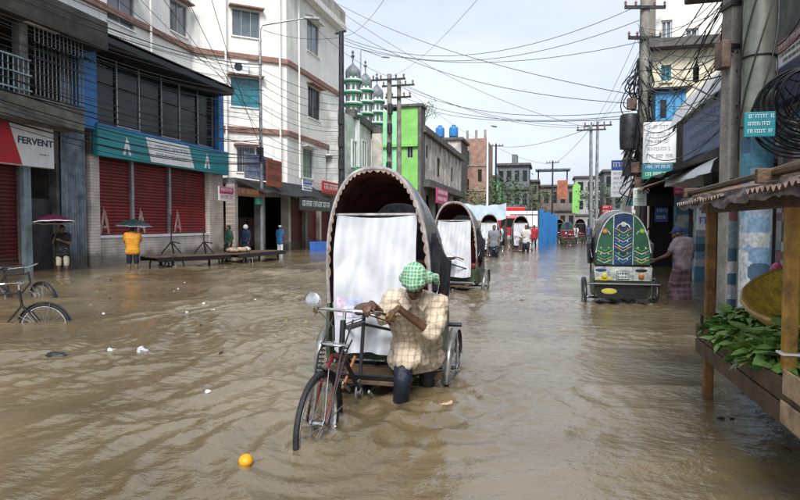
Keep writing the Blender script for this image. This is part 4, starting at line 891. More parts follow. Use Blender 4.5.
# round steel pole and square concrete pole side by side behind the stall
pc = att(754, 250, 7.5)
pl = thing('utility_pole', 'thick round grey steel pole wrapped with wires behind the vegetable stall', 'pole', (pc.x, pc.y, GZ))
MB().tube([(0, 0, 0), (0, 0, 6), (0, 0, 10.5)], [.185, .18, .175], 24).build('shaft', pm('round_pole_steel', (.25, .26, .22), .38, .2, 2.5, metal=.35, streak=.6, bump=.1), pl, smooth=True)
for z in (2.9, 3.75, 4.5): MB().torus((0, 0, z), .19, .012, 24, 6, axis='Z').build('strap', m_dsteel, pl, smooth=True)
for k in range(5):
    a0 = k * 1.3; MB().tube([(math.cos(a0 + i * .23) * .2, math.sin(a0 + i * .23) * .2, 2.0 + k * .25 + i * .17) for i in range(22)], .010, 5).build('wrapped_cable', m_blackm, pl, smooth=True)
ph = MB(); ph.grid(lambda a, b: Vector((.19 * math.cos(-2.9 + a * 2.6), .19 * math.sin(-2.9 + a * 2.6), .35 + 2.4 * b)), 14, 3, .004); ph.build('pasted_poster', m_post2, pl, smooth=True)
ps = att(731, 250, 8.0)
pl = thing('concrete_pole', 'square weathered concrete pole beside the thick round steel pole', 'pole', (ps.x, ps.y, GZ), R(14))
MB().box((0, 0, 5.2), (.25, .25, 10.4)).build('shaft', m_pole, pl, bevel=.02)
MB().box((0, 0, 4.0), (.30, .30, .06)).build('clamp', m_dsteel, pl); MB().box((0, 0, 4.55), (.30, .30, .06)).build('clamp', m_dsteel, pl)
MB().box((-.2, -.06, 3.9), (.12, .2, .35)).build('junction_box', m_rust, pl, bevel=.01)
MB().box((0, -.129, 1.35), (.22, .006, 1.9)).build('pasted_poster', m_post1, pl)
# coil of spare cable on the poster house
cc = att(806, 96, 6.9); co_ = thing('cable_coil', 'big tangled coil of black cable hanging beside the round pole', 'cable', cc)
for k in range(16):
    rnd = random.Random(k); rr = .30 + .02 * k * .8; a = rnd.uniform(0, 6); pts = []
    for i in range(30):
        th_ = i / 29 * 2 * math.pi; pts.append((rr * math.cos(th_) * 1.0 + rnd.gauss(0, .004), .1 * math.sin(th_ * 2 + a) + (k - 8) * .012, rr * math.sin(th_) * .95 - k * .012))
    MB().tube(pts, .012, 5, cap=False).build('loop', m_blackm, co_, smooth=True)
# big cable laden pole farther along
pp = atz(640, 266, 0); RP = pp
pl = thing('utility_pole', 'tall pole loaded with transformer box and masses of cables beside the cream house', 'pole', (pp.x, pp.y, GZ))
MB().tube([(0, 0, 0), (.02, 0, 6), (.02, 0, 11.2)], [.2, .17, .14], 12).build('shaft', m_pole, pl, smooth=True)
for z, w in ((8.9, 1.5), (7.9, 1.2), (10.2, 1.6)):
    ca = MB().box((0, -.18, z), (w * .9, .09, .1), rz=.25).build('crossarm', m_dsteel, pl)
    for x in (-.42, -.2, .2, .42): MB().lathe([(.02, 0), (.045, .03), (.03, .06), (.05, .1), (.03, .14), (.01, .17)], 8, (x * w, -.18 + x * w * .25, z + .05)).build('insulator', m_band, ca, smooth=True)
MB().lathe([(.02, 4.2), (.30, 4.25), (.32, 4.6), (.32, 5.3), (.28, 5.4), (.05, 5.45)], 14, (-.42, -.1, 0)).build('transformer', m_dsteel, pl, smooth=True)
for k in range(95):                                    # hanging loops and bundles of cable
    rnd = random.Random(100 + k); z0 = rnd.uniform(3.0, 7.4); a = rnd.uniform(0, 6.28); rad = rnd.uniform(.18, .75); drop = rnd.uniform(.4, 1.7)
    pts = [(math.cos(a) * .16 + math.cos(a + 1.2) * rad * math.sin(i / 12 * math.pi), math.sin(a) * .16 + math.sin(a + 1.2) * rad * math.sin(i / 12 * math.pi), z0 - drop * math.sin(i / 12 * math.pi * .5 if k % 2 else i / 12 * math.pi)) for i in range(13)]
    MB().tube(pts, rnd.uniform(.012, .03), 5).build('cable_loop', m_blackm, pl, smooth=True)
for k in range(7):
    rnd = random.Random(k + 300); MB().box((rnd.uniform(-.45, .1), rnd.uniform(-.35, -.15), rnd.uniform(3.0, 6.2)), (rnd.uniform(.2, .4), .2, rnd.uniform(.3, .6)), rz=rnd.uniform(-.3, .3)).build('service_box', m_dsteel if k % 2 else m_rust, pl, bevel=.01)
# twin poles on both sides of the far street, with cross arms
def crosspole(px, py, t, ztop, label, arms=2, r=.13, lean=0.0, group=None, mat=m_pole):
    b = att(px, py, t); p = thing('utility_pole', label, 'pole', (b.x, b.y, GZ), group=group); h = ztop - GZ
    MB().tube([(0, 0, 0), (lean * h, 0, h)], [r * 1.15, r * .8], 10).build('shaft', mat, p, smooth=True)
    for k in range(arms):
        z = h - .35 - .7 * k; ca = MB().box((lean * z, -r - .05, z), (2.0 - .4 * k, .1, .1)).build('crossarm', m_dsteel, p)
        for x in (-.9, -.45, .45, .9): MB().lathe([(.02, 0), (.06, .05), (.04, .1), (.07, .16), (.02, .25)], 8, (lean * z + x * (1 - .2 * k), -r - .05, z + .05)).build('insulator', m_band, ca, smooth=True)
    return Vector((b.x + lean * h, b.y, ztop))
zt = lambda px, py, t: att(px, py, t).z
TP1 = crosspole(389.5, 240, 35, zt(390, 76, 35), 'weathered utility pole with cross arm in front of the lime block, beside the mosque', 1, .17)
TP2 = crosspole(399, 240, 36.5, zt(399, 82, 36.5), 'weathered utility pole with two cross arms at the lime block corner', 2, .16)
for q_ in range(4):
    tp_ = Vector((lerp(TP1.x, TP2.x, .25 + .2 * q_), TP1.y - .35, 4.4 + 1.1 * q_)); trb = MB().lathe([(.03, 0), (.15, .03), (.16, .35), (.14, .6), (.03, .65)], 12).build('transformer', m_dsteel, smooth=True); trb.location = tp_; tag(trb, ('lowest', 'second lowest', 'second highest', 'highest')[q_] + ' dark transformer drum on the twin utility poles', 'transformer', 'transformer drums')
FP1 = crosspole(591, 240, 43, zt(589, 126, 43), 'leaning steel street pole beyond the painted rickshaw', 1, .13, -.012, mat=m_steel)
FP2 = crosspole(596, 240, 45, zt(596, 122, 45), 'upright steel street pole paired with a leaning one', 1, .12, mat=m_steel)
FP3 = crosspole(495.5, 232, 82, zt(495.5, 144, 82), 'thin distant utility pole beside the dark grey flat roofed building', 1, .14, mat=m_dsteel)
FP4 = crosspole(552, 232, 95, zt(551, 161, 95), 'thin distant utility pole above the canopy house', 1, .14, mat=m_dsteel)
# tall dark pole beside the white block
b = att(342, 240, 30); p = thing('dark_pole', 'tall dark steel pole at the corner of the white block', 'pole', (b.x, b.y, GZ)); zt_ = zt(342, 35, 30)
MB().tube([(0, 0, 0), (0, 0, zt_ - GZ)], [.17, .13], 12).build('shaft', m_dsteel, p, smooth=True); MB().bar((-.3, 0, zt_ - GZ - .05), (.25, 0, zt_ - GZ + .05), .12, .08).build('top_bracket', m_dsteel, p)
for k in range(5): MB().box((0, -.16, 2.5 + k * 1.1), (.24, .1, .5)).build('meter_box', m_dsteel, p, bevel=.01)
DP = Vector((b.x, b.y, zt_))
# street lamps
def street_lamp(name, label, px, py, t, ytop, arm_px, arm_y, mat, head=True, r=.08):
    b = att(px, py, t); z = zt(px, ytop, t); e = att(arm_px, arm_y, t); p = thing(name, label, 'street lamp', (b.x, b.y, GZ)); e = e - Vector((b.x, b.y, GZ)); h = z - GZ
    MB().tube([(0, 0, 0), (0, 0, h * .5), (0, 0, h - .3), e * .06 + Vector((0, 0, (h - .08) * .94)), e], [r * 1.2, r, r * .75, r * .55, r * .4], 10).build('post', mat, p, smooth=True)
    d = Vector((e.x, e.y, 0)).normalized()
    hd = MB(); hd.bar(e - d * .1, e + d * .65, .2, .12); hd.build('lamp_head', m_steel, p, bevel=.03)
    return Vector((b.x, b.y, z))
LP = street_lamp('street_lamp', 'street lamp with long arm reaching across the white block', 262, 250, 29, 27, 306, 18, m_steel)
street_lamp('street_lamp', 'slender white street lamp in front of the brick block', 487, 243, 52, 132, 492, 126, m_signw, r=.09)
street_lamp('street_lamp', 'thin lamp arm standing behind the mosque minarets', 361, 200, 58, 50, 383, 57, m_steel)
lb = att(262, 205, 29); lp_box = MB().lathe([(.03, 0), (.2, .02), (.2, .6), (.03, .62)], 12, (lb.x, lb.y - .3, lb.z)).build('meter_drum', pm('green_drum', (.03, .22, .17), .5), smooth=True); tag(recenter(lp_box), 'small green drum fixed to the street lamp post', 'meter box')
sd_ = att(262, 155, 29); st = MB().box((sd_.x, sd_.y - .2, sd_.z), (.3, .2, .7)).build('switch_box', m_dsteel, bevel=.02); tag(recenter(st), 'dark switch box high on the street lamp post', 'switch box')

# ================================================================== WIRES
WG = 'overhead wires strung across the street'
def wire(p0, p1, sag, r=.012, label='thin black overhead wire slung across the street between poles', group=WG, n=18, mat=m_blackm):
    p0 = Vector(p0); p1 = Vector(p1)
    pts = [p0.lerp(p1, i / n) - Vector((0, 0, sag * 4 * (i / n) * (1 - i / n))) for i in range(n + 1)]
    c = (p0 + p1) / 2
    o = MB([][0] if False else None).tube([q - c for q in pts], r, 4, cap=False).build('overhead_wire', mat); o.location = c
    return tag(o, label, 'wire', group)
def wp(a, b, ta, tb, sag=.6, r=.012, **k): return wire(att(*a, ta), att(*b, tb), sag, r, **k)
# across the sky, end points on the poles and buildings they run to
for a, b, ta, tb, s in (
    ((338, 4), (640, 96), 38, 20.5, .6), ((340, 24), (640, 104), 38, 20.5, 1.0), ((342, 37), (640, 5), 30, 20.5, 1.3), ((343, 40), (640, 20), 30, 20.5, 1.2),
    ((342, 44), (640, 42), 30, 20.5, .8), ((338, 10), (590, 128), 40, 43, 1.0), ((397, 85), (640, 110), 36, 20.5, .8), ((400, 96), (640, 114), 36, 20.5, .7),
    ((391, 78), (590, 127), 35, 43, .9), ((399, 84), (596, 125), 36.5, 45, .8), ((560, -100), (391, 76), 9, 35, .5), ((388, -6), (344, 36), 18, 30, .3),
    ((640, 30), (591, 127), 20.5, 43, .3), ((642, 46), (597, 124), 20.5, 45, .3), ((640, 70), (594, 126), 20.5, 44, .3), ((552, 164), (594, 124), 95, 44, .5), ((496, 146), (590, 128), 82, 43, .6),
    ((400, 84), (496, 146), 36.5, 82, .6), ((496, 147), (552, 164), 82, 95, .5), ((263, 30), (342, 37), 29, 30, .25), ((306, 19), (391, 77), 29, 35, .4), ((420, 108), (640, 118), 52, 20.5, .5)):
    def endname(q):
        x = q[0]
        if q[1] < 0: return 'the roofs above the street'
        return 'the street lamp by the white block' if x < 270 else 'the lamp arm by the white block' if x < 310 else 'the white block corner' if x < 341 else 'the tall dark pole' if x < 350 else 'the weathered twin poles' if x < 410 else 'the lime green block' if x < 430 else 'the grey building pole' if x < 500 else 'the canopy house pole' if x < 560 else 'the steel pole pair' if x < 600 else 'the cable laden pole'
    wp(a, b, ta, tb, s, .005 + .00018 * ta, label='thin overhead wire from %s to %s' % (endname(a), endname(b)))
crosspole(-42, 240, 13.5, 8.6, 'weathered utility pole with cross arm in front of the balcony shop house', 2, .16)
WG2 = 'wires running along the shuttered shops'
wl = 'black cable running along the shop fronts past the balcony and street lamp'
rnd = random.Random(5)
for k in range(36):                                     # dense fan along the left fronts, from a pole out of frame to the lamp post and on to the dark pole
    ya = -40 + k * 4.6 + rnd.uniform(-3, 3); yb = 62 + k * 3.3 + rnd.uniform(-5, 5)
    if 126 < ya + (yb - ya) * 77 / 302 < 152: continue      # no cable hangs across the shop name
    wp((-40, ya), (262 + rnd.uniform(-2, 2), yb), 13.5, 28.8, rnd.uniform(.15, .6), rnd.choice((.007, .010, .017)), label=wl, group=WG2)
for k in range(14):
    yb = 70 + k * 8 + rnd.uniform(-3, 3); ye = 95 + k * 7.5 + rnd.uniform(-4, 4)
    wp((262, yb), (342, ye), 28.8, 30, rnd.uniform(.1, .4), rnd.choice((.007, .011)), label='black cable slung from the street lamp to the dark pole', group='cables between street lamp and dark pole')
for k in range(7):
    wp((60 + k * 25, -6), (262, 60 + k * 15), 14 + k, 28.8, .3, .011, label=wl, group=WG2)
WG3 = 'cables crowding the billboard side'
wr = 'black cable slung along the billboard house from pole to pole'
for k in range(34):
    a = (640 + rnd.uniform(-4, 4), rnd.uniform(20, 150)); b = (735 + rnd.uniform(-6, 22), rnd.uniform(-50, 120))
    wp(a, b, 20.3, 7.75, rnd.uniform(.2, .9), rnd.choice((.006, .008, .011)), label=wr, group=WG3)
for k in range(12):
    wp((660 + k * 5 + rnd.uniform(-3, 3), -8), (634 + rnd.uniform(0, 18), 110 + rnd.uniform(-40, 60)), 20.4, 20.4, .2, rnd.choice((.008, .012, .016)), label='black cable dropping steeply to the cable laden pole', group='cables dropping to the loaded pole')
for k in range(12):
    a = (765 + rnd.uniform(-6, 6), rnd.uniform(40, 150)); b = (815, rnd.uniform(-20, 130)); wp(a, b, 7.4, 8.4, rnd.uniform(.1, .5), .009, label='black cable sagging from round pole towards the cable coil', group='cables at the round pole')
wp((727, -5), (720, 55), 8.0, 8.6, .1, .03, label='thick maroon cable dropping beside the square concrete pole', group=None, mat=pm('maroon_cable', (.15, .02, .03), .5))
hb_ = att(696, 73, 11); hh = thing('hanging_splice', 'black cable splice canister hanging from wires before the white billboard', 'cable splice', hb_)
MB().lathe([(.02, -.17), (.05, -.15), (.055, .1), (.03, .15), (.01, .2)], 10).build('canister', m_black, hh, smooth=True)
MB().tube([(0, 0, .18), (.04, 0, .4), (.15, 0, .75)], .012, 5).build('hanger', m_blackm, hh); MB().tube([(0, 0, .18), (.1, 0, .2), (.25, 0, -.1)], .01, 5).build('tail', m_blackm, hh)
# ================================================================== CYCLE RICKSHAW  (local: +Y forward, z = 0 on the ground, rear axle at y = 0)
def kids():
    d = {}
    for x in C.objects:
        if x.parent: d.setdefault(x.parent, []).append(x)
    return d
def clone(o, skip=(), label=None, loc=None, rz=None, km=None, parent=None):
    km = km or kids(); c = o.copy(); C.objects.link(c)
    if parent is not None: c.parent = parent
    for ch in km.get(o, []):
        if ch.name.split('.')[0] not in skip: clone(ch, skip, km=km, parent=c)
    if label: c['label'] = label
    if loc is not None: c.location = loc; c.rotation_euler = (0, 0, rz); WM[c] = Matrix.Translation(Vector(loc)) @ Matrix.Rotation(rz, 4, 'Z')
    return c
m_hood = pm('wet_hood_vinyl', (.095, .095, .105), .22, .25, 5, bump=.25, bscale=14, spec=.6)
m_lining = pm('maroon_lining', (.095, .024, .022), .75, .35, 6, bump=.2)
m_trim = pm('beige_trim', (.34, .26, .19), .65, .35, 9, col2=(.13, .09, .07))
m_bow = pm('pale_bow', (.42, .40, .40), .35, .25, 9, spec=.5)
def tarp_fn(t, n, l, b):
    g = n('ShaderNodeTexCoord'); n1 = n('ShaderNodeTexNoise'); n1.inputs['Scale'].default_value = 3; n1.inputs['Detail'].default_value = 5; l(g.outputs['Object'], n1.inputs['Vector'])
    r = n('ShaderNodeValToRGB'); r.color_ramp.elements[0].position = .3; r.color_ramp.elements[1].position = .7; r.color_ramp.elements[0].color = (.36, .37, .40, 1); r.color_ramp.elements[1].color = (.58, .595, .625, 1); l(n1.outputs['Fac'], r.inputs[0])
    l(r.outputs[0], b.inputs['Base Color']); b.inputs['Roughness'].default_value = .38
    mp_ = n('ShaderNodeMapping'); mp_.inputs['Scale'].default_value = (5, 5, 2.5); l(g.outputs['Object'], mp_.inputs[0])
    n2 = n('ShaderNodeTexNoise'); n2.inputs['Scale'].default_value = 1; n2.inputs['Detail'].default_value = 4; n2.inputs['Distortion'].default_value = .8; l(mp_.outputs[0], n2.inputs['Vector'])
    bp = n('ShaderNodeBump'); bp.inputs['Strength'].default_value = .3; bp.inputs['Distance'].default_value = .02; l(n2.outputs['Fac'], bp.inputs['Height']); l(bp.outputs[0], b.inputs['Normal'])
m_tarp = nodemat('white_rain_sheet', tarp_fn)
m_rbody = pm('rickshaw_body', (.06, .09, .045), .35, .3, 6); m_seat = pm('red_seat', (.18, .02, .03), .4, .2, 8)
m_cred = pm('cycle_red', (.17, .015, .018), .35, .25, 9); m_fend = pm('mudguard_metal', (.26, .255, .23), .3, .25, 8, metal=.6); m_ygrip = pm('tan_grip', (.42, .27, .08), .5, .2, 9)
m_ylw = pm('art_yellow', (.42, .36, .05), .4, .15, 6); m_grn = pm('art_green', (.02, .085, .045), .4, .2, 6); m_blu = pm('art_blue', (.014, .04, .11), .4, .2, 6); m_wht = pm('art_white', (.50, .54, .52), .4, .3, 9); m_tea = pm('art_teal', (.03, .22, .22), .4, .2, 6); m_lgr = pm('art_leaf', (.12, .30, .06), .4, .2, 6); m_orn = pm('art_orange', (.45, .14, .04), .4, .2, 6)
WR = .355; WB = 1.80
def wheel_into(par, M, name='wheel', guard=True, hubc=m_chrome):
    w = MB(M).torus((0, 0, 0), WR - .021, .021, 44, 8).build(name, m_rubber, par, smooth=True)
    MB(M).torus((0, 0, 0), WR - .05, .013, 44, 6, sq=1.3).build('rim', m_chrome, w, smooth=True)
    MB(M).lathe([(.012, -.06), (.03, -.05), (.03, -.04), (.016, -.03), (.016, .03), (.03, .04), (.03, .05), (.012, .06)], 12, Q=Matrix.Rotation(R(90), 3, 'Y')).build('hub', hubc, w, smooth=True)
    sp_ = MB(M)
    for k in range(28):
        a = 2 * math.pi * k / 28; b = a + (.45 if k % 2 else -.45); x = .04 if (k // 2) % 2 else -.04
        sp_.tube([(x, .026 * math.cos(b), .026 * math.sin(b)), (0, (WR - .055) * math.cos(a), (WR - .055) * math.sin(a))], .0022, 4)
    sp_.build('spokes', m_steel, w); return w
def guard_into(par, M, a0, a1, mat=m_fend):
    mb = MB(M); n = 26
    mb.grid(lambda a, b: Vector((lerp(-.037, .037, b), (WR + .022 - .014 * (2 * b - 1) ** 2) * math.cos(lerp(a0, a1, a)), (WR + .022 - .014 * (2 * b - 1) ** 2) * math.sin(lerp(a0, a1, a)))), n, 6, .003)
    g_ = mb.build('mudguard', mat, par, smooth=True); st_ = MB(M)
    for a in (a0 + .15, (a0 + a1) / 2, a1 - .15):
        for x in (-.035, .035): st_.tube([(x * 1.3, 0, 0), (x, (WR + .015) * math.cos(a), (WR + .015) * math.sin(a))], .004, 5)
    st_.build('stay', m_steel, g_); return g_
HT = [2.17, 1.93]
def hoodS(u, v):
    a = math.pi * v; cx, sn = math.cos(a), max(0, math.sin(a)); k = sn ** .72
    w = .468 - .02 * u; top = lerp(HT[0], HT[1], u ** 1.8); yb = lerp(.40, -.34, u); yt = lerp(.56, -.46, u)
    jx = .014 * mnoise.noise(Vector((v * 5, u * 2, 3.3))); jz = .014 * mnoise.noise(Vector((v * 6, u * 2, 8.1))) * k
    return Vector((jx * k + w * (1 if cx > 0 else -1) * abs(cx) ** .82, lerp(yb, yt, k), .98 + jz + (top - .98) * k - .026 * math.sin(u * 4 * math.pi) ** 2 * k + .016 * k * u * mnoise.noise(Vector((u * 7, v * 9, HT[0])))))
def make_rickshaw(name, label, loc, rz, steer=0.0, group=None, sheet=True, lean=0.0, gm=None):
    t = thing(name, label, 'rickshaw', loc, rz, group)
    # rear wheels, axle, springs
    for x in (-.60, .60):
        M = Matrix.Translation((x, 0, WR)) @ Matrix.Rotation(R(3 if x > 0 else -3), 4, 'Y'); wheel_into(t, M); guard_into(t, M, R(-10), R(170), gm or m_fend)
    MB().tube([(-.62, 0, WR), (.62, 0, WR)], .018, 8).build('axle', m_dsteel, t)
    for x in (-.42, .42): MB().tube([(x, -.42, .50), (x, -.2, .41), (x, 0, .385), (x, .2, .41), (x, .42, .50)], .018, 6).build('leaf_spring', m_dsteel, t, smooth=True)
    # cabin tub: flared sides, floor, back
    tub = MB(); prof = [(-.46, .98), (-.52, .75), (-.46, .48), (-.2, .42), (.2, .42), (.42, .48), (.46, .70), (.42, .98), (.36, .985), (.30, .80), (-.1, .74), (-.38, .985)]
    for s_ in (-1, 1): MB().prism(prof, lambda a, b, d: Vector((d, a, b)), s_ * .455, s_ * .485).build('side_panel', m_rbody, t)
    MB().prism([(-.50, .42), (-.545, .62), (-.54, .96), (-.46, .96), (-.46, .42)], lambda a, b, d: Vector((d, a, b)), -.45, .45).build('back_panel', m_rbody, t)
    MB().box((0, -.05, .60), (.9, .7, .28)).build('seat_box', m_rbody, t); MB().box((0, .0, .80), (.88, .58, .12)).build('seat_cushion', m_seat, t, bevel=.04); MB().box((0, -.40, 1.10), (.88, .12, .50)).build('back_cushion', m_seat, t, bevel=.04)
    MB().box((0, .72, .43), (.80, .52, .035)).build('footboard', m_wood, t, bevel=.006)
    MB().prism([(.95, .41), (.99, .49), (.965, .50), (.93, .43)], lambda a, b, d: Vector((d, a, b)), -.34, .34).build('foot_guard', m_black, t)
    # hood
    hd = MB().grid(lambda a, b: hoodS(a, b), 26, 36, .012).build('hood', [m_hood], t, smooth=True, ang=60)
    MB().grid(lambda a, b: hoodS(lerp(.02, .98, a), lerp(.01, .99, b)) * 1.0 + (Vector((0, 0, 1.3)) - Vector((0, 0, hoodS(a, b).z))) * .018 - Vector((hoodS(a, b).x * .03, 0, .012)), 16, 28).build('lining', m_lining, hd, smooth=True, fix=False)
    for u in (0, .25, .5, .75, 1.0):
        MB().tube([hoodS(u, v / 30) + Vector((0, .008 if u == 0 else 0, .004)) for v in range(31)], .017 if u == 0 else .012, 7).build('hood_bow', m_bow if u == 0 else m_hood, hd, smooth=True)
    sc = MB(); ns = 34                              # scalloped trim hanging inside the front bow
    for k in range(ns):
        v0 = .03 + .94 * k / ns; v1 = .03 + .94 * (k + 1) / ns; cen = Vector((0, .5, 1.35))
        P = [hoodS(0, lerp(v0, v1, i / 6)) + Vector((0, .018, 0)) for i in range(7)]
        Q_ = [p + (Vector((0, p.y, 1.30)) - p).normalized() * (.014 + .020 * math.sin(i / 6 * math.pi)) for i, p in enumerate(P)]
        for i in range(6): sc.add([P[i], P[i + 1], Q_[i + 1], Q_[i]], [(0, 1, 2, 3)])
    sc.build('scalloped_trim', m_trim, hd, fix=False)
    sl_ = MB()
    for u in (.25, .5, .75):                       # raised stitched welts over the hood
        sl_.tube([hoodS(u + .06, v / 24) + Vector((0, 0, .006)) for v in range(25)], .006, 5)
    sl_.build('welt', m_bow, hd, smooth=True)
    rim = [hoodS(1, v / 30) for v in range(31)]; bk = MB()
    bk.grid(lambda a, b: (lambda p: Vector((p.x, p.y - .035 * math.sin(b * 1.57), lerp(.96, p.z, b))))(hoodS(1, a)), 24, 10, .01); bk.build('hood_back', m_hood, t, smooth=True)
    MB().tube([(-.40, .47, 1.78), (.40, .47, 1.78)], .012, 7).build('cross_bar', m_bow, t, smooth=True)
    for x in (-.47, .47):                           # folding stay on each side
        MB().tube([(x * 1.06, .36, 1.02), (x * 1.09, .05, 1.32), (x * 1.05, -.30, 1.1)], .011, 6).build('hood_stay', m_chrome, t, smooth=True)
    # bundles of folded sheet and tassels hanging at the hood sides
    for s_ in (-1, 1):
        b_ = MB(); rnd = random.Random(3 + s_)
        for k in range(6): x = s_ * (.475 + .008 * k); b_.tube([(x, .30 - .07 * k, 1.62 - .05 * k), (x + s_ * .02, .28 - .07 * k, 1.35), (x + s_ * .01, .26 - .06 * k + rnd.uniform(-.04, .04), 1.02 + rnd.uniform(-.06, .1))], [.02, .045, .03], 7)
        b_.build('side_flap', m_hood if s_ > 0 else pm('dark_flap', (.03, .028, .035), .4, .3, 7), t, smooth=True)
    if sheet:
        def sh(a, b):
            # a across, b downwards
            w = lerp(.365, .375, b) - (.03 * max(0, b - .7)); x = lerp(-w, w, a); z = lerp(1.775, .60, b)
            y = .485 + .10 * b ** 1.5 + .020 * math.sin(a * 13 + b * 2 + 2 * math.sin(b * 3)) * (.25 + b) + .012 * math.sin(a * 29 - b * 5) + .040 * (abs(mnoise.noise(Vector((a * 3.2 + b * .6, b * 1.3, 1)))) - .2) + .028 * (abs(mnoise.noise(Vector((a * 4 - b * 2.2, b * 2.2 + a, 5)))) - .2) + .08 * max(0, b - .75) * math.sin(a * 3.1)
            return Vector((x + .012 * math.sin(b * 5), y, z - .025 * math.sin(a * 3.14) - .015 * math.sin(a * 9) * b))
        MB().grid(sh, 80, 90, .004).build('rain_sheet', m_tarp, t, smooth=True, ang=70)
        MB().grid(lambda a, b: sh(lerp(.66, .96, a), lerp(.60, .74, b)) + Vector((0, .006, 0)), 14, 10).build('printed_patch', postermat('printed_film', 2.2, [(.55, .55, .68), (.66, .62, .72), (.40, .44, .66), (.62, .5, .62)], 9), t, smooth=True, fix=False)
    # cycle frame
    f = MB(); hx = (0, 1.36, .98); 
    f.tube([(0, 1.41, .72), (0, 1.36, .99)], .022, 10); f.tube([(0, 1.375, .93), (0, .86, .90)], .016, 8); f.tube([(0, 1.40, .76), (0, .98, .36)], .018, 8); f.tube([(0, .98, .36), (0, .84, .98)], .016, 8)
    f.tube([(0, .98, .36), (.1, .5, .40), (.12, 0, WR)], .014, 8); f.tube([(0, .98, .36), (-.1, .5, .40), (-.12, 0, WR)], .014, 8); f.tube([(0, .86, .88), (-.3, .5, .75)], .013, 8); f.tube([(0, .86, .88), (.3, .5, .75)], .013, 8)
    f.build('frame', m_black, t, smooth=True)
    MB().ell((0, .78, 1.0), (.10, .14, .045)).ell((0, .93, 1.0), (.045, .12, .035)).build('saddle', m_wood, t, smooth=True)
    MB().torus((0, .98, .36), .09, .008, 28, 6).tube([(.02, .98, .36), (-.02, .98, .36)], .03, 10).build('chainring', m_steel, t, smooth=True)
    for s_, a in ((1, .6), (-1, .6 + math.pi)):
        e = Vector((s_ * .09, .98 + .17 * math.cos(a), .36 + .17 * math.sin(a))); cr_ = MB().bar((s_ * .08, .98, .36), e, .014, .024).build('crank', m_steel, t)
        MB().box(e + Vector((s_ * .06, 0, 0)), (.1, .07, .022)).build('pedal', m_rubber, cr_)
    ch = MB()
    for s_ in (1, -1): ch.bar((.02, .98, .36 + s_ * .09), (.02, 0, WR + s_ * .045), .008, .012)
    ch.build('chain', m_dsteel, t)
    MB().tube([(.06, .90, .62), (.13, 1.02, .38)], .013, 6).build('brake_rod', m_orn, t)
    # steered front: fork, wheel, bars turn about the head tube
    ax = Vector((0, -.05, .27)).normalized(); piv = Vector((0, 1.385, .85))
    S = Matrix.Translation(piv) @ Matrix.Rotation(lean, 4, 'Y') @ Matrix.Rotation(-steer, 4, ax) @ Matrix.Translation(-piv)
    A = Vector((0, WB, WR)); fk = MB(S)
    for s_ in (-1, 1): fk.tube([A + Vector((s_ * .055, 0, 0)), (s_ * .055, 1.60, .62), (s_ * .05, 1.44, .74)], [.009, .013, .015], 8)
    fk.tube([(-.06, 1.435, .735), (.06, 1.435, .735)], .018, 8); fk.build('fork', m_cred, t, smooth=True)
    MB(S).tube([(0, 1.36, .97), (0, 1.345, 1.06)], .015, 8).build('stem', m_chrome, t, smooth=True)
    MW = S @ Matrix.Translation(A); wheel_into(t, MW, 'wheel'); guard_into(t, MW, R(95), R(185), m_black)
    br = MB(S)                                      # tall double stays with springs that carry the front mudguard
    for s_ in (-1, 1):
        br.tube([A + Vector((s_ * .075, 0, .0)), A + Vector((s_ * .085, -.17, .42)), (s_ * .08, 1.38, 1.0)], .007, 6)
        br.tube([A + Vector((s_ * .075, .02, .02)), (s_ * .10, 1.56, .80), (s_ * .09, 1.42, .86)], .006, 6)
        for k in range(7): br.torus(A + Vector((s_ * .085, -.20 - .012 * k, .30 + .028 * k)), .018, .004, 10, 5, axis='Z')
    br.build('fork_brace', m_dsteel, t, smooth=True)
    MB(S).ell((0, 1.53, .845), (.11, .055, .016)).build('front_carrier', m_chrome, t, smooth=True)
    hb = MB(S).tube([(-.30, 1.20, 1.02), (-.26, 1.27, 1.045), (-.18, 1.34, 1.06), (0, 1.36, 1.06), (.18, 1.34, 1.06), (.26, 1.27, 1.045), (.30, 1.20, 1.02)], .0125, 10).build('handlebar', m_chrome, t, smooth=True)
    for s_ in (-1, 1):
        MB(S).tube([(s_ * .325, 1.13, 1.0), (s_ * .305, 1.19, 1.017), (s_ * .285, 1.235, 1.032)], [.017, .019, .017], 10).build('grip', m_ygrip, hb, smooth=True)
        MB(S).tube([(s_ * .20, 1.345, 1.035), (s_ * .255, 1.29, 1.01), (s_ * .30, 1.21, .975), (s_ * .32, 1.17, .965)], .0055, 6).build('brake_lever', m_chrome, hb, smooth=True)
    MB(S).tube([(.2, 1.35, 1.04), (.06, 1.42, .95), (.04, 1.46, .80)], .004, 5).tube([(-.2, 1.35, 1.04), (-.05, 1.44, .98), (-.02, 1.46, .78)], .004, 5).build('brake_cable', m_blackm, hb, smooth=True)
    Qh = (Matrix.Rotation(R(-80), 3, 'X'))
    lm = MB(S).lathe([(.005, -.06), (.03, -.055), (.05, -.02), (.055, .01), (.055, .025), (.045, .028)], 16, (.27, 1.30, 1.115), Qh).build('bell_lamp', m_chrome, t, smooth=True)
    MB(S).tube([(.25, 1.29, 1.05), (.27, 1.30, 1.085)], .008, 6).build('lamp_bracket', m_chrome, lm)
    # rear face: bumper bar, white tail panel, plate, painted hood
    MB().tube([(-.60, -.60, .66), (.60, -.60, .66)], .022, 8).build('bumper', m_black, t, smooth=True)
    for x in (-.45, .45): MB().bar((x, -.50, .60), (x, -.60, .66), .03, .03).build('bumper_bracket', m_black, t)
    MB().prism([(-.46, .72), (.46, .72), (.48, .95), (.42, .96), (-.42, .96), (-.48, .95)], lambda a, b, d: Vector((a, d, b)), -.575, -.55).build('tail_panel', pm('scuffed_white', (.42, .44, .42), .45, .4, 7, col2=(.12, .13, .12)), t)
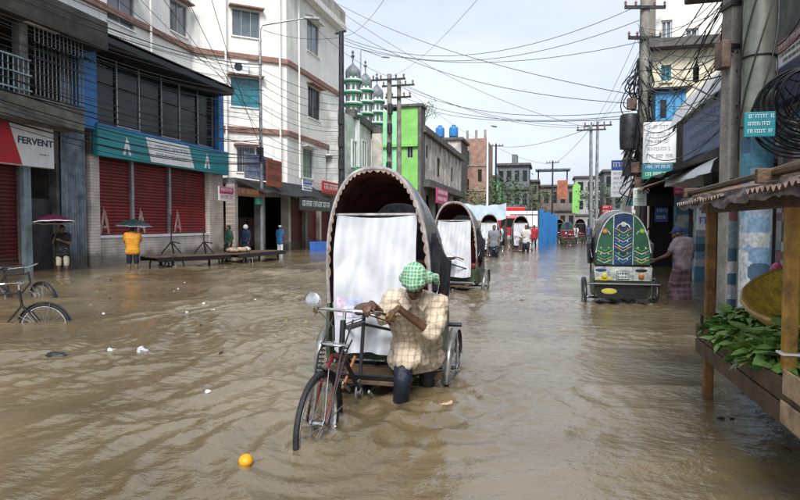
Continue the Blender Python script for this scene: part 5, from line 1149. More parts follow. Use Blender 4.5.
    np_ = MB().box((0, -.585, .82), (.20, .012, .15)).build('number_plate', m_wht, t); pb = MB()
    for z in (.785, .845):
        for k in range(6): pb.box((-.07 + k * .028, -.5925, z), (.016, .003, .034 - .01 * (k % 2)))
    pb.box((0, -.592, .752), (.2, .003, .008)).box((0, -.592, .888), (.2, .003, .008)).box((-.096, -.592, .82), (.008, .003, .128)).box((.096, -.592, .82), (.008, .003, .128)); pb.build('plate_lettering', m_black, np_)
    for x in (-.30, .30): MB().lathe([(.01, 0), (.05, 0), (.05, .02), (.03, .03)], 14, (x, -.575, .80), Matrix.Rotation(R(90), 3, 'X')).build('reflector', m_orn if x > 0 else m_ylw, t)
    for x in (-.36, .30): MB().ell((x, -.577, .90), (.10, .006, .03)).build('painted_flower', m_blu if x < 0 else m_black, t)
    MB().ell((-.30, -.577, .745), (.14, .006, .03)).build('painted_stroke', m_ylw, t)
    MB().prism([(-.40, .40), (.40, .40), (.46, .64), (-.46, .64)], lambda a, b, d: Vector((a, d, b)), -.56, -.53).build('lower_panel', m_black, t); MB().ell((-.22, -.563, .53), (.13, .006, .05)).build('painted_stroke', m_ylw, t)
    def surf(x, z):                                 # y of the hood's rear face
        return -.548 - .018 * math.sin(max(0, min(1, (z - .96) / .95)) * 1.57)
    def decal(poly, mat, nm, dd=0.0):
        n = len(poly); vsA = [Vector((a, surf(a, b) - .004 - dd, b)) for a, b in poly]; vsB = [v + Vector((0, .006, 0)) for v in vsA]
        MB().add(vsA + vsB, [tuple(range(n))] + [(i, (i + 1) % n, n + (i + 1) % n, n + i) for i in range(n)]).build(nm, mat, t)
    def inside(x): return .98 + (1.93 - .98) * max(0, 1 - (abs(x) / .465) ** 2.4) ** .5
    for sec, (xa, xb, base_m) in enumerate(((-.44, -.165, m_grn), (-.155, .155, m_blu), (.165, .44, m_grn))):
        pts = [(xa, 1.0), (xb, 1.0)] + [(lerp(xb, xa, i / 8), inside(lerp(xb, xa, i / 8)) - .05) for i in range(9)]
        decal([p for p in pts if p[1] > .99], base_m, 'painted_section'); xc = (xa + xb) / 2; w = (xb - xa) / 2
        for k in range(11):                             # narrow nested chevrons, leaves between them
            z = 1.02 + .052 * k; mm = (m_wht, m_lgr, m_tea, m_ylw, m_tea, m_wht, m_lgr, m_blu, m_ylw, m_wht, m_tea)[(k + sec * 4) % 11]; hh_ = .085 if sec == 1 else .06
            if max(z + hh_ + .02, z) > min(inside(xa + .02), inside(xb - .02)) - .07: break
            decal([(xa + .018, z + hh_), (xc, z), (xb - .018, z + hh_), (xb - .018, z + hh_ + .013), (xc, z + .016), (xa + .018, z + hh_ + .013)], mm, 'painted_chevron', .003 + .0004 * k)
            if k % 2 == 0:
                for s_ in (-1, 1):
                    q = (xc + s_ * w * .45, z + hh_ * .5 + .035); decal([(q[0], q[1] - .02), (q[0] + .014, q[1]), (q[0], q[1] + .02), (q[0] - .014, q[1])], (m_orn, m_wht, m_ylw)[(k // 2 + sec) % 3], 'painted_leaf', .009)
        zc = 1.70 if sec == 1 else 1.585
        arc = [(xc + (w - .04) * math.cos(R(a_)), zc - .075 + (w - .02) * .75 * math.sin(R(a_))) for a_ in range(10, 171, 20)]; arc2 = [(x_ * 1 - (x_ - xc) * .12, y_ - .012) for x_, y_ in arc[::-1]]
        decal([p for p in arc + arc2], m_wht, 'painted_arch', .010)
        for k in range(6):
            a = k * 2 * math.pi / 6; q = [(xc + math.cos(a) * .030 + .017 * math.cos(b_ * math.pi / 4), zc + math.sin(a) * .030 + .017 * math.sin(b_ * math.pi / 4)) for b_ in range(8)]; decal(q, (m_orn, m_wht, m_lgr)[sec], 'painted_petal', .012 + .0006 * k)
        decal([(xc + .018 * math.cos(b_ * math.pi / 5), zc + .018 * math.sin(b_ * math.pi / 5)) for b_ in range(10)], m_ylw, 'painted_flower_heart', .018)
    for x in (-.16, .16): decal([(x - .006, 1.0), (x + .006, 1.0), (x + .006, inside(x) - .04), (x - .006, inside(x) - .04)], m_wht, 'divider', .006)
    MB().tube([(lerp(-.45, .45, i / 24), surf(0, 1.6) - .012, inside(lerp(-.45, .45, i / 24)) - .035) for i in range(25)], .010, 6).build('white_piping', m_wht, t, smooth=True)
    return t, S
rk, RS = make_rickshaw('cycle_rickshaw', 'cycle rickshaw with white rain sheet pushed by a stooping man in green scarf', (RK[0], RK[1], GZ), R(180), steer=R(2), lean=R(-2))
rk2 = clone(rk, skip=('printed_patch',), label='cycle rickshaw with white rain sheet and no one riding, following behind the pushed one', loc=(-1.92, 13.2, GZ), rz=R(176)); rk2['group'] = 'cycle rickshaws in the flood'
rk['group'] = 'cycle rickshaws in the flood'
HT[:] = [1.95, 1.90]
rk3, _ = make_rickshaw('cycle_rickshaw', 'rickshaw seen from its painted back with green and blue chevrons and number plate', (1.26, 11.6, GZ), 0, sheet=False, gm=m_black, group=rk['group'])
pA = atz(520.5, 250.5, 0); rk4 = clone(rk, skip=('printed_patch',), label='distant rickshaw with white rain sheet in front of the white hoarding', loc=(pA.x, pA.y, GZ), rz=R(183)); rk4['group'] = rk['group']
pA = atz(489, 255, 0); rk5 = clone(rk, skip=('printed_patch',), label='distant rickshaw with white rain sheet beside the pale blue canopy', loc=(pA.x, pA.y, GZ), rz=R(186)); rk5['group'] = rk['group']
for o_, px, py, ln_, rz_ in ((rk, 568, 245.5, 'distant rickshaw beyond the blue tin fence with people round it', 184), (rk, 580, 242.5, 'distant rickshaw with a person in red beside it', 176), (rk, 560, 241, 'small distant rickshaw closest to the end of the blue tin fence', 170)):
    p = atz(px, py, 0); q = clone(o_, skip=('printed_patch', 'rain_sheet') if px != 568 else ('printed_patch', 'hood', 'rain_sheet', 'hood_back', 'cross_bar'), label=ln_, loc=(p.x, p.y, GZ), rz=R(rz_)); q['group'] = rk['group']
# ================================================================== PEOPLE
def basis(f, up=Vector((0, 0, 1))):
    f = Vector(f).normalized(); x = f.cross(up)
    if x.length < 1e-4: x = Vector((1, 0, 0))
    x.normalize(); z = x.cross(f).normalized(); return Matrix((x, f, z)).transposed()      # columns: right, forward, up
def hand_into(mb, wrist, d, pn_, curl=.5, s=1.0, side=1, thumb_in=.5):
    """palm of four bones, five jointed fingers; d towards the fingertips, pn_ out of the palm"""
    d = Vector(d).normalized(); pn_ = Vector(pn_); pn_ = (pn_ - d * pn_.dot(d)).normalized(); sd_ = d.cross(pn_) * side
    wrist = Vector(wrist)
    for k, (o, ln, kn) in enumerate(((-.030, .042, .082), (-.010, .047, .088), (.011, .044, .085), (.030, .034, .077))):
        base = wrist + sd_ * o * .55 * s; K = wrist + d * kn * s + sd_ * o * s; mb.caps(base, K, .014 * s, .0115 * s, 8)
        p = K; v = d.copy(); ang = 0
        for j, f in enumerate((1.0, .65, .5)):
            ang += curl * (0.9, 1.15, .8)[j]; v = (d * math.cos(ang) + pn_ * math.sin(ang)); q = p + v * ln * f * s; mb.caps(p, q, (.0098 - .001 * j) * s, (.0090 - .001 * j) * s, 8); p = q
    b = wrist + d * .022 * s - sd_ * .018 * s; v1 = (d * .62 - sd_ * .65 + pn_ * .35 * thumb_in).normalized(); q = b + v1 * .045 * s; mb.caps(b, q, .014 * s, .0115 * s, 8)
    v2 = (d * .8 - sd_ * .1 + pn_ * .8 * thumb_in).normalized(); q2 = q + v2 * .034 * s; mb.caps(q, q2, .0108 * s, .0095 * s, 8); mb.caps(q2, q2 + (v2 + pn_ * .3).normalized() * .024 * s, .0095 * s, .0080 * s, 8)
def head_into(mb, c, Q, s=1.0):
    P = lambda x, y, z: c + Q @ (Vector((x, y, z)) * s)
    mb.ell(P(0, -.012, .025), (.074 * s, .092 * s, .092 * s), Q); mb.ell(P(0, .020, -.045), (.056 * s, .070 * s, .072 * s), Q); mb.ell(P(0, .055, -.088), (.026 * s, .026 * s, .022 * s), Q)
    mb.caps(P(0, .083, .012), P(0, .103, -.026), .0095 * s, .0155 * s, 8); mb.caps(P(-.035, .070, .022), P(.035, .070, .022), .016 * s, .016 * s, 8)
    mb.caps(P(-.018, .078, -.060), P(.018, .078, -.060), .0105 * s, .0105 * s, 8)
    for k in (-1, 1): mb.ell(P(k * .076, -.005, -.01), (.011 * s, .020 * s, .032 * s), Q); mb.ell(P(k * .042, .062, -.022), (.02 * s, .018 * s, .018 * s), Q)
def face_parts(par, c, Q, s=1.0):
    P = lambda x, y, z: c + Q @ (Vector((x, y, z)) * s)
    for k in (-1, 1): MB().ell(P(k * .031, .077, .002), (.011 * s, .009 * s, .008 * s), Q, 10, 8).build('eye', pm('eye_white', (.5, .47, .43), .2), par, world=True, smooth=True); MB().ell(P(k * .031, .0838, .002), (.005 * s, .004 * s, .005 * s), Q, 8, 6).build('iris', m_hair, par, world=True, smooth=True)
    MB().ell(P(0, .0885, -.060), (.021 * s, .006 * s, .007 * s), Q, 10, 6).build('lips', pm('lips', (.16, .06, .05), .4), par, world=True, smooth=True)
def J0():
    return dict(head=(0, .02, 1.555), look=(0, 1, -.05), neck=(0, 0, 1.43), sL=(-.185, 0, 1.375), sR=(.185, 0, 1.375), eL=(-.235, -.02, 1.10), eR=(.235, -.02, 1.10), wL=(-.235, .08, .86), wR=(.235, .08, .86),
                hL=(-.095, 0, .90), hR=(.095, 0, .90), kL=(-.105, .02, .50), kR=(.105, .02, .50), aL=(-.11, -.02, .09), aR=(.11, -.02, .09))
def person(name_label, loc, rz, J, shirt, legs, skinm=m_skin, hair='hair', vox=.014, sleeve=.55, leg_to=1.0, group=None, folds=.010, hands=None, world_joints=False, face=True, bare_back=False, hairm=None, hem=.10, legfold=.010, feet_dir=None, hem_fwd=None):
    t = thing('person', name_label, 'person', loc, rz, group); W = WM[t]
    G = {k: Vector(v) if world_joints else W @ Vector(v) for k, v in J.items() if k != 'look'}
    look = Vector(J['look']) if world_joints else W.to_3x3() @ Vector(J['look']); Q = basis(look)
    bd = MB(); sh = []
    head_into(bd, G['head'], Q); bd.caps(G['neck'], G['head'] + Q @ Vector((0, -.02, -.04)), .056, .052)
    def torso(mb, e=0.0, low=0.0):
        for i in range(9):
            k = i / 8; a = G['hL'].lerp(G['sL'], k); b = G['hR'].lerp(G['sR'], k); m_ = (a + b) / 2; wd = lerp(.72, .74, k) if i < 8 else .8; r_ = (.098, .096, .092, .092, .096, .102, .104, .09, .066)[i] + e
            mb.caps(m_ + (a - m_) * wd, m_ + (b - m_) * wd, r_, r_, 14)
        mb.caps(G['sL'].lerp(G['sR'], .25), G['neck'], .06 + e * .7, .055 + e * .5); mb.caps(G['sR'].lerp(G['sL'], .25), G['neck'], .06 + e * .7, .055 + e * .5)
    torso(bd, 0)
    hh = hands or {}
    for s_ in 'LR':
        bd.caps(G['s' + s_], G['e' + s_], .052, .040); bd.caps(G['e' + s_], G['w' + s_], .039, .026)
        dflt = (G['w' + s_] - G['e' + s_]).normalized(); inw = (G['sR'] - G['sL']).normalized() * (1 if s_ == 'L' else -1)
        d, pn_, curl = hh.get(s_, (dflt, inw, .45)); hand_into(bd, G['w' + s_], d, pn_, curl, 1.0, 1 if s_ == 'L' else -1)
        bd.caps(G['h' + s_], G['k' + s_], .078, .054); bd.caps(G['k' + s_], G['k' + s_].lerp(G['a' + s_], .4), .052, .054); bd.caps(G['k' + s_].lerp(G['a' + s_], .35), G['a' + s_], .055, .036)
        fd = Vector(feet_dir) if feet_dir else Vector((look.x, look.y, 0)).normalized(); a = G['a' + s_]
        bd.caps(a - fd * .05 - Vector((0, 0, .03)), a + fd * .10 - Vector((0, 0, .05)), .034, .034); bd.caps(a + fd * .08 - Vector((0, 0, .05)), a + fd * .16 - Vector((0, 0, .06)), .035, .026)
    body = skin('body', bd, skinm, t, vox, 3)
    if face: face_parts(t, G['head'], Q)
    if shirt:
        sb = MB(); torso(sb, .013 if hem_fwd else .020); w0 = G['hR'] - G['hL']; hm = (G['hL'] + G['hR']) / 2; ax = ((G['sL'] + G['sR']) / 2 - hm).normalized()
        if hem_fwd:
            for i_ in range(5):
                k_ = i_ / 4 * .46; sb.caps(G['hL'].lerp(G['kL'], k_) + Vector(hem_fwd) * .9 + w0 * .06, G['hR'].lerp(G['kR'], k_) + Vector(hem_fwd) + w0 * -.06, .098, .098, 12)
        if hem: 
            w_ = (G['hR'] - G['hL']); sb.caps(hm - w_ * .42, hm + w_ * .42, .125, .125, 14); dn = Vector((0, 0, -hem)); sb.caps(hm - w_ * .55 + dn, hm + w_ * .55 + dn, .116, .116, 14)
        for s_ in 'LR':
            e_ = G['s' + s_].lerp(G['e' + s_], min(1, sleeve * 1.0)); sb.caps(G['s' + s_], e_, .070, .066)
            if sleeve > 1: sb.caps(G['e' + s_], G['e' + s_].lerp(G['w' + s_], sleeve - 1), .058, .056)
        skin('shirt', sb, shirt, t, max(vox, .012) if not hem_fwd else .009, 4, folds=folds, fscale=11 if not hem_fwd else 8.5)
    if legs:
        lb_ = MB(); kind, mat = legs
        w_ = (G['hR'] - G['hL']); hm = (G['hL'] + G['hR']) / 2; lb_.caps(hm - w_ * .4 + Vector((0, 0, .07)), hm + w_ * .4 + Vector((0, 0, .07)), .108, .108, 14)
        if kind == 'trousers':
            for s_ in 'LR':
                lb_.caps(G['h' + s_], G['k' + s_], .096, .070)
                if leg_to > .5: lb_.caps(G['k' + s_], G['k' + s_].lerp(G['a' + s_], (leg_to - .5) * 2), .070, .058)
        else:                                       # lungi: wrapped skirt round both legs
            for i in range(10):
                k = i / 9 * leg_to; f = lambda s_: G['h' + s_].lerp(G['k' + s_], k * 2) if k < .5 else G['k' + s_].lerp(G['a' + s_], k * 2 - 1)
                lb_.caps(f('L'), f('R'), .105 - .012 * k, .105 - .012 * k, 12)
        skin('trousers' if kind == 'trousers' else 'lungi', lb_, mat, t, max(vox, .012), 4, folds=legfold, fscale=9, stretch=(1, 1, .45))
    if hair:
        hb = MB(); P = lambda x, y, z: G['head'] + Q @ Vector((x, y, z))
        if hair == 'hair': hb.ell(P(0, -.026, .042), (.080, .092, .088), Q); hb.ell(P(0, -.05, -.01), (.070, .06, .07), Q)
        if hair == 'cap': hb.ell(P(0, -.016, .052), (.083, .100, .082), Q); hb.ell(P(0, .085, .045), (.060, .055, .012), Q)
        if hair == 'skullcap': hb.lathe([(.086, .02), (.086, .075), (.07, .105), (.02, .115)], 18, P(0, -.012, 0), Q)
        if hair == 'helmet': hb.ell(P(0, -.012, .03), (.115, .13, .125), Q)
        if hair == 'scarf':
            hb.ell(P(0, -.014, .052), (.097, .115, .100), Q); hb.caps(P(.085, -.05, .0), P(-.085, -.05, .0), .045, .045); hb.caps(P(.0, .075, .055), P(.0, -.11, .02), .048, .06); hb.caps(P(-.055, .055, .06), P(.055, .055, .06), .034, .034)
            hb.caps(P(-.06, -.09, .0), P(-.13, -.13, -.075), .035, .03); hb.caps(P(-.13, -.13, -.07), P(-.15, -.13, -.15), .032, .012)
        skin({'hair': 'hair', 'cap': 'cap', 'skullcap': 'cap', 'helmet': 'helmet', 'scarf': 'head_scarf'}[hair], hb, hairm or m_hair, t, .008 if vox < .012 else .012, 3, folds=.006 if hair == 'scarf' else .003, fscale=22)
    return t, G, Q
def checks(name, c0, c1, c2, pitch, rough=.7, ax=('X', 'Z'), width=.3, mixc=.6, wet=0.0):
    def fn(t, n, l, b):
        g = n('ShaderNodeTexCoord'); sp_ = n('ShaderNodeSeparateXYZ'); n0 = n('ShaderNodeTexNoise'); n0.inputs['Scale'].default_value = 9; l(g.outputs['Object'], n0.inputs['Vector'])
        va = n('ShaderNodeVectorMath'); va.operation = 'SCALE'; va.inputs['Scale'].default_value = .035; l(n0.outputs['Color'], va.inputs[0]); vb = n('ShaderNodeVectorMath'); l(g.outputs['Object'], vb.inputs[0]); l(va.outputs[0], vb.inputs[1]); l(vb.outputs[0], sp_.inputs[0])
        ms_ = []
        for a in ax:
            m1 = n('ShaderNodeMath'); m1.operation = 'MULTIPLY'; m1.inputs[1].default_value = 1 / pitch; l(sp_.outputs[a], m1.inputs[0])
            m2 = n('ShaderNodeMath'); m2.operation = 'FRACT'; l(m1.outputs[0], m2.inputs[0]); m3 = n('ShaderNodeMath'); m3.operation = 'LESS_THAN'; m3.inputs[1].default_value = width; l(m2.outputs[0], m3.inputs[0]); ms_.append(m3)
        x1 = n('ShaderNodeMixRGB'); x1.inputs[1].default_value = (*c0, 1); x1.inputs[2].default_value = (*c1, 1); q1 = n('ShaderNodeMath'); q1.operation = 'MULTIPLY'; q1.inputs[1].default_value = mixc; l(ms_[0].outputs[0], q1.inputs[0]); l(q1.outputs[0], x1.inputs[0])
        x2 = n('ShaderNodeMixRGB'); x2.inputs[2].default_value = (*c2, 1); q2 = n('ShaderNodeMath'); q2.operation = 'MULTIPLY'; q2.inputs[1].default_value = mixc; l(ms_[1].outputs[0], q2.inputs[0]); l(q2.outputs[0], x2.inputs[0]); l(x1.outputs[0], x2.inputs[1])
        n5 = n('ShaderNodeTexNoise'); n5.inputs['Scale'].default_value = 5; n5.inputs['Detail'].default_value = 6; l(g.outputs['Object'], n5.inputs['Vector']); mr = n('ShaderNodeMapRange'); mr.inputs['From Min'].default_value = .32; mr.inputs['From Max'].default_value = .7; mr.inputs['To Min'].default_value = .50; mr.inputs['To Max'].default_value = 1.08; l(n5.outputs['Fac'], mr.inputs[0])
        x3 = n('ShaderNodeMixRGB'); x3.blend_type = 'MULTIPLY'; x3.inputs[0].default_value = 1; l(x2.outputs[0], x3.inputs[1]); l(mr.outputs[0], x3.inputs[2])
        l(x3.outputs[0], b.inputs['Base Color']); b.inputs['Roughness'].default_value = rough; b.inputs['Sheen Weight'].default_value = .1
        n6 = n('ShaderNodeTexNoise'); n6.inputs['Scale'].default_value = 26; n6.inputs['Detail'].default_value = 4; l(g.outputs['Object'], n6.inputs['Vector']); bp = n('ShaderNodeBump'); bp.inputs['Strength'].default_value = .5; bp.inputs['Distance'].default_value = .01; l(n6.outputs['Fac'], bp.inputs['Height']); l(bp.outputs[0], b.inputs['Normal'])
    return nodemat(name, fn)
m_plaid = checks('beige_plaid', (.60, .50, .37), (.19, .11, .09), (.26, .16, .12), .048, width=.24, mixc=.36)
m_scarf = checks('green_check_scarf', (.05, .30, .13), (.60, .66, .55), (.60, .66, .55), .026, ax=('X', 'Z'), width=.35, mixc=.55)
m_jean = pm('wet_denim', (.010, .018, .034), .55, .35, 9, bump=.5, bscale=40)
# ---- the man pushing
GT = lambda l, p: WM[rk] @ (RS @ Vector(l))
grip = GT((-.305, 1.19, 1.017), 0); bar_ = GT((-.16, 1.345, 1.06), 0)
mj = dict(head=att(415, 283, 4.44), look=ray(392, 330) * -1, neck=att(414, 296, 4.64), sL=att(439, 305, 4.72), sR=att(392, 300, 4.66), eL=att(433, 334, 4.62), eR=att(384, 317, 4.62),
          hL=att(428, 341, 5.02), hR=att(405, 343, 4.95), kL=att(427, 372, 5.08), kR=att(403, 379, 4.72), aL=att(428, 402, 5.45), aR=att(399, 416, 4.84))
camf = Vector((ray(400, 250).x, ray(400, 250).y, 0)).normalized()
mj['look'] = (-camf * .80 + Vector((0, 0, -.72)) + CR3 @ Vector((-.16, 0, 0)))
gd = (grip - bar_).normalized()
mj['wL'] = grip + Vector((.055, .035, .055)); mj['wR'] = bar_ + Vector((.02, .09, .05))
hands = {'L': ((grip + gd * .0 - mj['wL']) + Vector((-.02, -.05, .0)), Vector((0, 0, -1)), .75), 'R': (Vector((-.1, -.9, -.12)), Vector((0, 0, -1)), .85)}
p0 = (mj['hL'] + mj['hR']) / 2
man, MG, MQ = person('man in green checked head scarf and beige plaid shirt pushing the rickshaw by its handlebar', (p0.x, p0.y, GZ), 0, mj, m_plaid, ('trousers', m_jean), m_skind, 'scarf', vox=.007, sleeve=1.12, leg_to=.95, hands=hands, world_joints=True, hairm=m_scarf, folds=.038, hem=.13, hem_fwd=(camf * -.035)[:], feet_dir=(camf * -1)[:])
# shirt collar, placket and buttons
cl = MB(); nk = MG['neck']; fw = -camf
ch_c = nk + fw * .085 + Vector((0, 0, -.045)); lo_c = (MG['hL'] + MG['hR']) / 2 + fw * .145
rt = CR3 @ Vector((1, 0, 0))
for s_ in (-1, 1): cl.add([nk + rt * s_ * .02 + fw * .10 + Vector((0, 0, -.06)), nk + rt * s_ * .085 + fw * .055 + Vector((0, 0, .02)), nk + rt * s_ * .115 + fw * .075 + Vector((0, 0, -.035)), nk + rt * s_ * .06 + fw * .125 + Vector((0, 0, -.105))], [(0, 1, 2, 3)])
co = cl.build('collar', m_plaid, man, world=True, fix=False); sm_ = co.modifiers.new('thick', 'SOLIDIFY'); sm_.thickness = .006
# ---- others
m_mauve = pm('mauve_shirt', (.33, .27, .30), .7, .2, 6, bump=.3); m_lungi = checks('plaid_lungi', (.16, .10, .13), (.05, .03, .06), (.30, .18, .18), .12, width=.4, mixc=.6)
J = J0(); J.update(look=(-.55, .75, -.25), head=(-.05, .09, 1.52), wL=(-.32, .34, 1.02), eL=(-.26, .12, 1.12), kL=(-.11, .12, .5), neck=(-.02, .03, 1.41))
pb = atz(682, 299, 0)
person('man in blue cap, pale shirt and plaid lungi standing beside the painted rickshaw', (pb.x, pb.y, GZ), R(40), J, m_mauve, ('lungi', m_lungi), m_skin, 'cap', vox=.011, sleeve=.6, leg_to=.86, hairm=pm('blue_cap', (.02, .04, .16), .7, .2, 9), hem=0)
def umbrella(label, top, tip_dir, rad, mats, hold):
    t = thing('umbrella', label, 'umbrella', hold); top = Vector(top); d = Vector(tip_dir).normalized(); Q = basis(d.cross(Vector((.3, 1, 0))), d); n = 8
    def cp(a, b): k = a * n; s_ = abs(math.sin(k * math.pi)); rr = rad * b * (1 - .045 * s_ * b); return top + Q @ Vector((rr * math.cos(a * 2 * math.pi), rr * math.sin(a * 2 * math.pi), -rad * .42 * b ** 1.9 + .015 * s_ * b))
    mb = MB(); nu, nv = 48, 8
    mb.grid(lambda a, b: cp(a, b * .93 + .01), nu, nv, .002); mb.build('canopy', mats[0], t, world=True, smooth=True)
    MB().grid(lambda a, b: cp(a, .935 + .065 * b) + d * .001, nu, 2, .002).build('canopy_edge', mats[1], t, world=True, smooth=True)
    MB().tube([top + d * .06, top - d * .02, Vector(hold)], [.004, .006, .006], 6).build('shaft', m_steel, t, world=True); h = Vector(hold)
    MB().tube([h + d * .07, h, h - d * .05], .013, 8).build('handle', m_wood, t, world=True, smooth=True)
    for k in range(n): MB().tube([cp(k / n, b_ / 6) - d * .006 for b_ in range(7)], .003, 4).build('rib', m_steel, t, world=True)
    return t
def at_person(px, py): p = atz(px, py, 0); return (p.x, p.y, GZ)
l1 = at_person(63, 271); J = J0(); J.update(eR=(.20, .16, 1.15), wR=(.12, .24, 1.34), look=(.2, 1, -.1), eL=(-.22, .1, 1.12), wL=(-.05, .24, 1.22))
t_, G, Q = person('person in black shirt and cream shorts under the purple umbrella', l1, R(205), J, pm('black_shirt', (.018, .018, .022), .7, .2, 6), ('trousers', pm('cream_cloth', (.60, .54, .42), .75, .12, 5, bump=.3)), m_skin, 'hair', sleeve=.6, leg_to=.48, legfold=.018)
hp = G['wR'] + Vector((0, 0, .03)); umbrella('purple umbrella with white rim held by the person in black shirt', (hp.x + .05, hp.y - .08, hp.z + .62), (-.08, .05, 1), .58, (pm('purple_cloth', (.12, .012, .05), .5, .25, 5), m_signw), hp)
l2 = at_person(133, 269); J = J0(); J.update(eR=(.22, .14, 1.16), wR=(.12, .28, 1.32), look=(-.2, 1, -.05), eL=(-.23, .14, 1.14), wL=(-.08, .26, 1.24))
m_orange = pm('orange_shirt', (.62, .27, .02), .7, .12, 5, bump=.3)
t_, G, Q = person('person in orange shirt and blue shorts under the dark umbrella', l2, R(35), J, m_orange, ('trousers', m_jean), m_skin, 'hair', sleeve=.7, leg_to=.52, hem=.06)
pr = MB(); bc = (G['hL'] + G['hR'] + G['sL'] + G['sR']) / 4
hp = G['wR'] + Vector((0, 0, .03)); umbrella('dark green umbrella with pale rim held by the person in orange', (hp.x - .05, hp.y - .05, hp.z + .52), (.05, 0, 1), .56, (pm('dark_umbrella', (.015, .03, .03), .4, .2, 5), m_tin), hp)
J = J0(); J.update(look=(.3, 1, -.1)); person('person in dark green raincoat at the open shop front', at_person(229, 257), R(150), J, pm('dark_green_coat', (.012, .05, .035), .5, .2, 5), ('trousers', m_jean), m_skin, 'hair', sleeve=1.5, hem=.3)
J = J0(); person('person in dark clothes and white helmet at the open shop', at_person(246, 254), R(170), J, pm('navy_coat', (.02, .035, .08), .5, .2, 5), ('trousers', m_jean), m_skin, 'helmet', sleeve=1.6, hem=.2, hairm=m_signw)
J = J0(); J.update(look=(0, 1, 0)); person('person in bright blue shirt and white cap wading along the shops', at_person(280, 252), R(-20), J, pm('bright_blue_shirt', (.03, .16, .36), .7, .15, 5), ('trousers', m_signw), m_skin, 'skullcap', sleeve=.6, hem=.12, hairm=m_signw)
far_c = [pm('far_red_shirt', (.45, .02, .04), .7), pm('far_white_shirt', (.6, .6, .58), .7), pm('far_grey_shirt', (.18, .19, .22), .7), pm('far_blue_shirt', (.05, .12, .3), .7)]
for px, py, ci, lab, rz_ in ((583.5, 241.5, 0, 'distant person in red shirt wading near the twin poles', 180), (575, 243.5, 1, 'distant person in white shirt between the far rickshaws', 160), (564, 243, 2, 'distant person in grey shirt at the end of the blue fence', 200), (588, 240, 3, 'distant person in blue shirt beside the leaning street pole', 20), (494, 257, 2, 'rickshaw puller in grey shirt beside the pale blue canopy', 180), (526, 251.5, 1, 'rickshaw puller in white shirt at the hoarding', 180), (504, 247, 3, 'distant person in blue shirt beside the red truck', 150), (499, 249, 1, 'distant person in white shirt behind the grey shirted puller', 30), (534, 246, 0, 'distant person in red shirt before the white hoarding', 170), (571, 240, 0, 'small distant person in red shirt beyond the rickshaws', 10), (608, 243, 2, 'distant person in grey shirt beside the street billboard posts', 180), (602, 241, 1, 'distant person in white shirt beside the upright street pole', 100)):
    J = J0(); J.update(kL=(-.1, .1, .5), aL=(-.1, -.1, .12)); person(lab, at_person(px, py), R(rz_), J, far_c[ci], ('trousers', m_jean), m_skin, 'hair', vox=.024, sleeve=.6, group='people wading far along the street', face=False)
# ================================================================== FLATBED CARTS, BICYCLES, TUB
def flatbed(label, p0, p1):
    p0 = Vector((p0[0], p0[1], 0)); p1 = Vector((p1[0], p1[1], 0)); d = p1 - p0; ln = d.length; c = (p0 + p1) / 2
    t = thing('flatbed_cart', label, 'cart', (c.x, c.y, GZ), math.atan2(d.y, d.x)); n = 8; w = 1.15
    for i in range(n): MB().box((0, -w / 2 + w * (i + .5) / n, .66), (ln, w / n - .012, .035)).build('plank', m_wood, t, bevel=.004)
    MB().box((0, -w / 2 - .02, .60), (ln + .05, .05, .14)).build('side_rail', m_black, t, bevel=.006); MB().box((0, w / 2 + .02, .60), (ln + .05, .05, .14)).build('side_rail', m_black, t, bevel=.006)
    for x in (-ln * .4, 0, ln * .4): MB().box((x, 0, .58), (.06, w, .10)).build('cross_beam', m_black, t)
    for y in (-.5, .5): M = Matrix.Translation((-ln * .28, y, WR)) @ Matrix.Rotation(R(90), 4, 'Z'); wheel_into(t, M)
    MB().tube([(-ln * .28, -.55, WR), (-ln * .28, .55, WR)], .02, 8).build('axle', m_dsteel, t)
    for y in (-.4, .4): MB().box((-ln * .28, y, .46), (.08, .06, .2)).build('axle_block', m_black, t)
    for x in (ln * .42,): 
        for y in (-.42, .42): MB().box((x, y, .30), (.06, .06, .6)).build('prop_leg', m_wood, t)
    return t
a = atz(150, 269, 0); b = atz(221, 265, 0); cb_ = atz(272, 259.5, 0)
flatbed('black flatbed cart parked before the red roller shutters', a, b)
b2 = Vector((b.x, b.y, 0)) + (Vector((cb_.x, cb_.y, 0)) - Vector((b.x, b.y, 0))) * .06
flatbed('black flatbed cart loaded with sacks before the open shop', b2, cb_)
def astand(px, label):
    p = atz(px, 266, 0); t = thing('folding_stand', label, 'stand', (p.x - .1, p.y + .35, .40), R(20), 'folding stands on the cart'); h = 1.05 if px < 180 else .62
    for s_ in (-1, 1): MB().tube([(s_ * .34, 0, 0), (0, 0, .42)], .025, 6).build('leg', m_black, t)
    MB().tube([(0, .3, 0), (0, 0, .42)], .025, 6).build('leg', m_black, t); MB().tube([(0, 0, .40), (0, 0, h + .3)], .022, 6).build('mast', m_black, t); MB().tube([(0, 0, .42), (.3, 0, .36)], .02, 6).build('arm', m_black, t)
astand(168, 'tall three legged black stand on the cart'); astand(201, 'short three legged black stand on the cart')
rnd = random.Random(4)
for k in range(3):
    c = Vector((b2.x, b2.y, 0)).lerp(Vector((cb_.x, cb_.y, 0)), .25 + .14 * k)
    o = MB(); me_ = MB().ell((0, 0, .09), (.24, .17, .10), Matrix.Rotation(k, 3, 'Z')); s_ = me_.build('goods_bag', (m_trim, m_pwood, m_oldw)[k], smooth=True); s_.location = (c.x + rnd.uniform(-.2, .2), c.y + rnd.uniform(-.2, .2), GZ + .68)
    for v in s_.data.vertices: v.co += Vector(mnoise.noise_vector(v.co * 9 + Vector((k, 0, 0)))) * .035
    tag(s_, ('beige sack of goods lying nearest the tall stand', 'brown sack of goods in the middle of the flatbed cart', 'pale grey sack lying on the flatbed cart', 'white sack at the far end of the flatbed cart', 'brown sack lying on the flatbed cart')[k], 'bag', 'bags on the flatbed cart')
